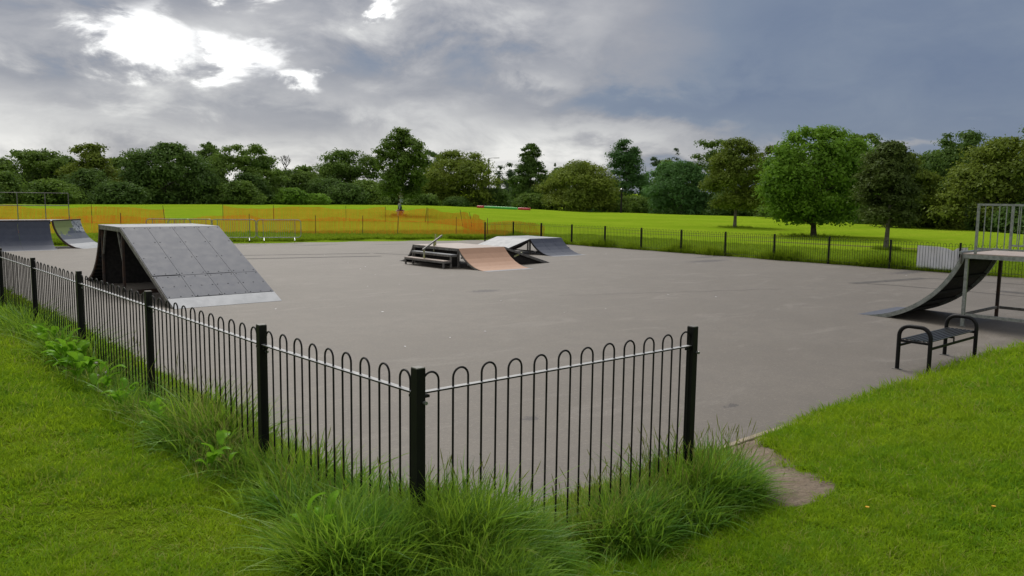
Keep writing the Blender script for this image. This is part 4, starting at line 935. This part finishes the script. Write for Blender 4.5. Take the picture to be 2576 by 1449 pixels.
# ================================================================== grass (ground cover)
def blade(rg, h, w, bend, segs, az_a, x0, y0, twist=.6):
    dx, dy = math.cos(az_a), math.sin(az_a); sx, sy = -math.sin(az_a+twist), math.cos(az_a+twist); V_ = []; F_ = []
    for i in range(segs+1):
        t_ = i/segs; o_ = bend*h*t_**1.9; z = h*(t_-.42*bend*t_**2.6); ww = w*(1-t_**1.6)/2
        if i < segs: V_ += [(x0+dx*o_-sx*ww, y0+dy*o_-sy*ww, z), (x0+dx*o_+sx*ww, y0+dy*o_+sy*ww, z)]
        else: V_.append((x0+dx*o_, y0+dy*o_, z))
    for i in range(segs-1): F_.append((2*i, 2*i+1, 2*i+3, 2*i+2))
    F_.append((2*segs-2, 2*segs-1, 2*segs)); return V_, F_
def tuft(seed, nb, h, w, bend, segs, spread):
    r_ = random.Random(seed); mb = MB()
    for i in range(nb):
        a = r_.uniform(0, 6.28); q = spread*math.sqrt(r_.random()); a2 = a+r_.gauss(0, .8)
        mb.add(*blade(r_, h*r_.uniform(.55, 1.2), w*r_.uniform(.7, 1.3), bend*r_.uniform(.25, 1.4), segs, a2, q*math.cos(a), q*math.sin(a), r_.uniform(-.5, .5)))
    return mb
def seedhead(seed, nb, h, spread):
    r_ = random.Random(seed); mb = MB()
    for i in range(nb):
        a = r_.uniform(0, 6.28); q = spread*r_.random(); hh = h*r_.uniform(.7, 1.15); bx, by = r_.gauss(0, .13)*hh, r_.gauss(0, .13)*hh; x, y = q*math.cos(a), q*math.sin(a)
        mb.tube([(x, y, 0), (x+bx*.4, y+by*.4, hh*.55), (x+bx, y+by, hh*.9)], [.0016, .0013, .001], 3, False)
        mb.tube([(x+bx, y+by, hh*.88), (x+bx*1.15, y+by*1.15, hh*.95), (x+bx*1.35, y+by*1.35, hh*1.04)], [.0013, .0036, .001], 4, False)
    return mb
def scatter(name, label, variants, P_, scl, mat, tilt=.12, cat='grass'):
    V_ = []; F_ = []; vid = []
    for k_, mb in enumerate(variants):
        b_ = len(V_); V_ += mb.v; F_ += [tuple(i+b_ for i in f) for f in mb.f]; vid += [k_+1]*len(mb.v)
    n_ = len(P_); V_ = np.vstack([np.array(V_), P_]); K = len(variants)
    me = bpy.data.meshes.new(name); me.from_pydata(V_.tolist(), [], F_); me.materials.append(mat)
    nv = len(V_); vid = np.array(vid+[0]*n_, np.int32); rg = np.random.default_rng(len(name)+n_)
    var = np.zeros(nv, np.int32); var[-n_:] = rg.integers(1, K+1, n_)
    rot = np.zeros((nv, 3), np.float32); rot[-n_:, 2] = rg.uniform(0, 6.28, n_); rot[-n_:, :2] = rg.normal(0, tilt, (n_, 2))
    sc_ = np.ones((nv, 3), np.float32); sc_[-n_:] = scl if np.ndim(scl) == 2 else np.repeat(np.asarray(scl)[:, None], 3, 1)
    for nm, ty, dat in (('vid', 'INT', vid), ('pick', 'INT', var)): me.attributes.new(nm, ty, 'POINT').data.foreach_set('value', dat)
    for nm, dat in (('rot', rot), ('scl', sc_)): me.attributes.new(nm, 'FLOAT_VECTOR', 'POINT').data.foreach_set('vector', dat.ravel())
    ob = bpy.data.objects.new(name, me); COL.objects.link(ob); tag(ob, label, cat, kind='stuff')
    ng = bpy.data.node_groups.new(name+'_scatter', 'GeometryNodeTree'); ng.interface.new_socket('Geometry', in_out='INPUT', socket_type='NodeSocketGeometry'); ng.interface.new_socket('Geometry', in_out='OUTPUT', socket_type='NodeSocketGeometry')
    A = ng.nodes.new; Lk = ng.links.new; gi = A('NodeGroupInput'); go = A('NodeGroupOutput')
    def attr(nm, ty):
        a_ = A('GeometryNodeInputNamedAttribute'); a_.data_type = ty; a_.inputs['Name'].default_value = nm; return [o_ for o_ in a_.outputs if o_.enabled and o_.name == 'Attribute'][0]
    def eq(sock, val):
        c_ = A('FunctionNodeCompare'); c_.data_type = 'INT'; c_.operation = 'EQUAL'; ins = [i_ for i_ in c_.inputs if i_.enabled and i_.type == 'INT']; Lk(sock, ins[0]); ins[1].default_value = val; return c_.outputs[0]
    def sep(val):
        s_ = A('GeometryNodeSeparateGeometry'); s_.domain = 'POINT'; Lk(gi.outputs[0], s_.inputs[0]); Lk(eq(attr('vid', 'INT'), val), s_.inputs[1]); return s_.outputs[0]
    pts = sep(0); jn = A('GeometryNodeJoinGeometry')
    for k_ in range(1, K+1):
        ip = A('GeometryNodeInstanceOnPoints'); Lk(pts, ip.inputs['Points']); Lk(eq(attr('pick', 'INT'), k_), ip.inputs['Selection']); Lk(sep(k_), ip.inputs['Instance'])
        Lk(attr('rot', 'FLOAT_VECTOR'), ip.inputs['Rotation']); Lk(attr('scl', 'FLOAT_VECTOR'), ip.inputs['Scale']); Lk(ip.outputs[0], jn.inputs[0])
    Lk(jn.outputs[0], go.inputs[0]); md = ob.modifiers.new('scatter', 'NODES'); md.node_group = ng
    return ob
def inpatch(a, b):
    o_ = np.full(a.shape, 9.)
    for x, y, rx, ry_, ro in PATCH:
        c_, s_ = math.cos(ro), math.sin(ro); dx, dy = a-x, b-y
        o_ = np.minimum(o_, np.hypot((dx*c_+dy*s_)/rx, (dy*c_-dx*s_)/ry_))
    return o_ + .55*vn(a, b, 3.6, 5.)+.35*vn(a, b, 8., 1.)
from mathutils import noise as mnoise
def vn(a, b, f_, off=0.): return np.array([mnoise.noise((x*f_+off, y*f_-off, off*.37)) for x, y in zip(a, b)])
# mown lawn
def polar(n_, r0_, r1_, a0=-2, a1=86):
    r_ = np.exp(rng.uniform(math.log(r0_), math.log(r1_), n_)); a_ = np.radians(rng.uniform(a0, a1, n_)); return r_*np.sin(a_), r_*np.cos(a_), r_
a, b, r_ = polar(150000, 1.9, 26)
pi_ = padin(a, b); ok = (pi_ < .07) & ~((pi_ > -.02) & (a < 7.9)); a, b, r_, pi_ = a[ok], b[ok], r_[ok], pi_[ok]; ok = (pi_ < -.05+.16*vn(a, b, 2.6, 3.)+.06*rng.random(len(a))) & (inpatch(a, b) > 1.0+.2*rng.random(len(a)))
ok &= ~((a > 31)) & ~((a > 6.6) & (a < 8.0) & (b > 4.27)); a, b, r_ = a[ok], b[ok], r_[ok]
nz = vn(a, b, 1.3, 4.)*.7+vn(a, b, 3.1, 8.)*.6; keep = rng.random(len(a)) < np.clip(.80+1.0*nz, .16, 1); a, b, r_, nz = a[keep], b[keep], r_[keep], nz[keep]
hh = np.clip(.95+.75*nz, .40, 1.9)*np.clip(r_/6, .85, 2.2)
scatter('lawn_grass', 'short mown lawn grass in the foreground', [tuft(20+i, 14, .060, .0052, .8, 3, .06) for i in range(5)],
        np.stack([a, b, np.maximum(ground_z(a, b), -.012)-.004], 1), np.stack([np.clip(r_/5, 1, 3.)*1.05, np.clip(r_/5, 1, 3.)*1.05, hh], 1), M['blade'], .22)
# back verge beyond the pad and short grass behind the far railing
n_ = 26000; a = rng.uniform(3, 36, n_); b = np.interp(a, BA, BB)+rng.uniform(.0, 1, n_)**1.5*7; a2 = 30.95+rng.random(n_)**1.6*9; b2_ = rng.uniform(5, 38, n_)
a = np.r_[a, a2]; b = np.r_[b, b2_]; ok = padin(a, b) < -.03; a, b = a[ok], b[ok]
s_ = np.clip(1.2+.6*rng.random(len(a)), .8, 2)
scatter('verge_grass', 'short bright grass along the far edges of the tarmac', [tuft(40+i, 14, .075, .011, .6, 2, .12) for i in range(4)], np.stack([a, b, ground_z(a, b)-.01], 1), np.stack([s_*1.3, s_*1.3, s_], 1), M['farblade'], .2)
# rank strip at the foot of the far railing
n_ = 5200; b = rng.uniform(6, 37.2, n_); a = 30.72+.70*rng.random(n_)**1.2; nz = vn(a, b, .7, 9.)
s_ = np.clip(.80+1.5*nz+.35*rng.random(n_), .25, 2.1); n2 = 700; a2 = rng.uniform(27.6, 31.2, n2); b2_ = np.interp(a2, BA, BB)+.05+.5*rng.random(n2); s2 = .5+.5*rng.random(n2)
n3 = 420; rad = 1.0*np.sqrt(rng.random(n3)); an = rng.uniform(0, 6.28, n3)
trs = np.array([(65.1, 43.0, 1.6), (54.6, 29.4, 2.4), (43.0, 19.0, .7), (46.2, 71.35, .9)]); ti = rng.integers(0, 4, n3)
a3 = trs[ti, 0]+rad*np.cos(an)*trs[ti, 2]; b3 = trs[ti, 1]+rad*np.sin(an)*trs[ti, 2]; s3 = .5+.5*rng.random(n3)
a = np.r_[a, a2, a3]; b = np.r_[b, b2_, b3]; s_ = np.r_[s_, s2, s3]
scatter('rank_grass', 'rank uncut grass along the foot of the far railing', [tuft(60+i, 22, .30, .012, .55, 4, .10) for i in range(4)], np.stack([a, b, ground_z(a, b)-.01], 1), s_, M['farblade'], .2)
# long grass round the near railing
def strip_pts(n_):
    n1 = int(n_*.60); b = 2.6+(15.5-2.6)*rng.random(n1)**1.7; off = rng.normal(.06, .17, n1); a = np.interp(b, [3.4, 17.5], [2.33, 2.1])+off-.10
    n2_ = n_-n1; a2_ = rng.uniform(1.7, 5.15, n2_); b2__ = 3.40+rng.normal(0, .17, n2_)-.07
    return np.r_[a, a2_], np.r_[b, b2__]
a, b = strip_pts(4600)
dl = np.where(b > 3.9, np.abs(a-np.interp(b, [3.4, 17.5], [2.33, 2.1])+.1), np.minimum(np.abs(b-3.3), np.where(b > 3.3, np.abs(a-2.3), 9)))
nz = vn(a, b, 1.15, 2.); nz2 = vn(a, b, 2.7, 6.)
hfac = np.clip(1.1-(.85+.10*np.maximum(b-6, 0))*dl, .12, 1.05)*np.clip(.90+.80*nz+.5*nz2, .40, 1.5)*np.clip(1.1-.03*np.maximum(b-5, 0), .70, 1.2)*np.where((b > 3.9) & (a > 2.5), .6, 1.)*np.where(b > 3.9, 1.0, .88)
ok = (padin(a, b) < .28) & (inpatch(a, b) > .92) & (hfac > .30) & (nz+.6*nz2+.25*rng.normal(size=len(a)) > -.22); a, b, hfac = a[ok], b[ok], hfac[ok]
rgh = np.hypot(a, b); sxy = np.clip(hfac*1.05, .55, 1.3)*np.clip(rgh/6, 1, 1.5)
dry = np.where((a > 3.0) & (a < 4.4) & (b > 3.32), .5, np.where((b > 5.2) & (b < 9.5), .30, .03)); sel = rng.random(len(a)) > dry
LV = [tuft(80+i, 12, .37, .0115, 1.05 if i % 2 else .7, 6, .10) for i in range(6)]
scatter('long_grass', 'long arching grass growing along the foreground railing', LV, np.stack([a, b, ground_z(a, b)-.015], 1)[sel], np.stack([sxy, sxy, hfac], 1)[sel], M['longblade'], .22)
scatter('dry_grass', 'yellowish long grass mixed into the foreground railing strip', [tuft(90+i, 14, .37, .006, .7, 5, .08) for i in range(3)], np.stack([a, b, ground_z(a, b)-.015], 1)[~sel], np.stack([sxy, sxy, hfac*1.05], 1)[~sel], M['drygrass'], .2)
# big clumps
CL = [(4.95, 3.34, .40, .30, 280, 1.1), (4.4, 3.34, .4, .22, 120, .95), (2.36, 3.12, .30, .22, 150, .95), (2.95, 3.22, .35, .2, 110, .8), (2.06, 4.35, .2, .34, 110, .95), (2.04, 6.1, .22, .45, 130, .95), (2.12, 7.9, .16, .8, 90, .85), (2.1, 9.6, .16, .8, 80, .8), (3.7, 3.28, .5, .18, 130, .8)]
pa, pb, ps = [], [], []
for x, y, sx_, sy_, n_, h_ in CL:
    q = rng.normal(size=(n_, 2))*[sx_*.5, sy_*.5]; d_ = np.hypot(q[:, 0]/sx_, q[:, 1]/sy_); pa.append(x+q[:, 0]); pb.append(y+q[:, 1]); ps.append(.88*h_*np.clip(1.1-.5*d_, .4, 1.1)*rng.uniform(.75, 1.15, n_))
a, b, s_ = map(np.concatenate, (pa, pb, ps)); ok = (padin(a, b) < .1) & (inpatch(a, b) > .80); a, b, s_ = a[ok], b[ok], s_[ok]
scatter('grass_clump', 'thick overhanging clumps of long grass around the railing posts', [tuft(120+i, 9, .38, .018, 1.25 if i % 2 else .9, 7, .08) for i in range(5)], np.stack([a, b, ground_z(a, b)-.015], 1), s_, M['longblade'], .26)
n_ = 300; a = np.r_[rng.normal(4.75, .42, n_//2), rng.uniform(2.2, 4.7, n_//4), rng.normal(2.25, .25, n_//4)]; b = np.r_[rng.normal(3.45, .22, n_//2), rng.normal(3.5, .14, n_//4), rng.uniform(3.8, 10, n_//4)]
ok = (padin(a, b) < .2) & (inpatch(a, b) > .9); a, b = a[ok], b[ok]
scatter('seed_grass', 'thin seeding grass stems standing above the railing strip', [seedhead(140+i, 2, .50, .06) for i in range(4)], np.stack([a, b, ground_z(a, b)], 1), rng.uniform(.75, 1.15, len(a)), M['drygrass'], .1)
# broad-leaved dock plants
mb = MB(); V_ = []; nL = 7
for i in range(nL+1):
    t_ = i/nL; w_ = .055*math.sin(math.pi*min(1, t_*.92+.06))**.75; xx = .05+.22*t_; zz = .06*math.sin(t_*2.3)-.05*t_*t_
    V_ += [(xx, -w_, zz+.018), (xx, 0, zz), (xx, w_, zz+.018)]
F_ = [(3*i+j, 3*i+j+1, 3*i+j+4, 3*i+j+3) for i in range(nL) for j in range(2)]
mb.add(V_, F_); mb.tube([(0, 0, -.02), (.03, 0, .0), (.06, 0, .02)], .004, 5)
dm = mb.mesh('leaf', fix=False); dm.materials.append(M['dock']); dm.polygons.foreach_set('use_smooth', [True]*len(dm.polygons))
DK = [(1.86, 9.05, 'largest broad leaved dock plant between second and third near posts'), (1.84, 8.50, 'dock plant just in front of the largest dock plant'), (1.92, 9.65, 'dock plant behind the largest dock plant'), (1.93, 10.4, 'small dock plant farthest along the left railing'),
      (1.84, 7.2, 'low dock plant alone in the grass left of the long tussock'), (2.62, 3.75, 'dock plant with upright leaf inside the railing corner'), (1.83, 3.50, 'dock plant in the foreground grass below the corner post'),
      (1.90, 6.35, 'dock plant at the edge of the second tussock from the corner'), (1.95, 11.2, 'leafy dock plant beside the farthest near posts'), (1.90, 8.0, 'broad dock plant between the low lone dock and the cluster'), (1.88, 5.15, 'small dock plant beside the second post from the corner')]
for i, (x, y, lab) in enumerate(DK):
    z = float(zg(x, y)); r = empty('dock_plant', (x, y, z), lab, 'plant', 'dock plants along the near railing'); rd = random.Random(i)
    for k_ in range(22 if i < 3 else 11):
        s_ = rd.uniform(.5, .95)*(1.0 if i < 4 else .72); piece('leaf', dm, r, (x+rd.gauss(0, .05), y+rd.gauss(0, .05), z+.10+rd.uniform(0, .17)), (rd.gauss(0, .25), -rd.uniform(.15, 1.1), k_*2.4+rd.gauss(0, .3)), (s_, s_, s_))

# small things lying about
mb = MB(); rl = random.Random(4)
for i in range(34):
    x, y = rl.uniform(7, 29), rl.uniform(10, 32); a = rl.uniform(0, 6.28); w = rl.uniform(.010, .028); h = w*rl.uniform(.35, .8); c_, s_ = math.cos(a), math.sin(a)
    mb.add([(x+c_*w-s_*h, y+s_*w+c_*h, .006), (x-c_*w-s_*h, y-s_*w+c_*h, .012), (x-c_*w+s_*h, y-s_*w-c_*h, .005), (x+c_*w+s_*h, y+s_*w-c_*h, .01)], [(0, 1, 2, 3)])
tag(mb.build('litter', M['white']), 'tiny pale scraps of litter strewn over the tarmac', 'litter', kind='stuff')
mb = MB()
for i in range(9):
    x, y = rl.gauss(1.98, .12), rl.uniform(7.2, 9.2); z = float(zg(x, y)); h = rl.uniform(.16, .26)
    mb.tube([(x, y, z), (x+.01, y, z+h)], .0012, 3).ball((x+.01, y, z+h), .010, .010, .009, 7, 4)
tag(mb.build('clover_flower', M['plushwhite']), 'white clover heads among the dock plants', 'flower', kind='stuff')
M['yellow'] = plain('yellow_petals', (.75, .42, .01), (.65, .36, .01), 30, .6)
for x, y, lab in ((5.18, 2.30, 'yellow flower head in the lawn at lower right'), (5.67, 1.70, 'yellow flower head nearer the right picture edge')):
    z = float(zg(x, y)); r = empty('yellow_flower', (x, y, z), lab, 'flower')
    MB().tube([(x, y, z), (x, y, z+.062)], .002, 4).build('stem', M['dock'], r)
    fl = MB()
    for k_ in range(11): a = k_*.571; fl.bar((x, y, z+.064), (x+.013*math.cos(a), y+.013*math.sin(a), z+.068), .005, .003)
    fl.ball((x, y, z+.065), .008, .008, .006, 6, 4); fl.build('petals', M['yellow'], r)
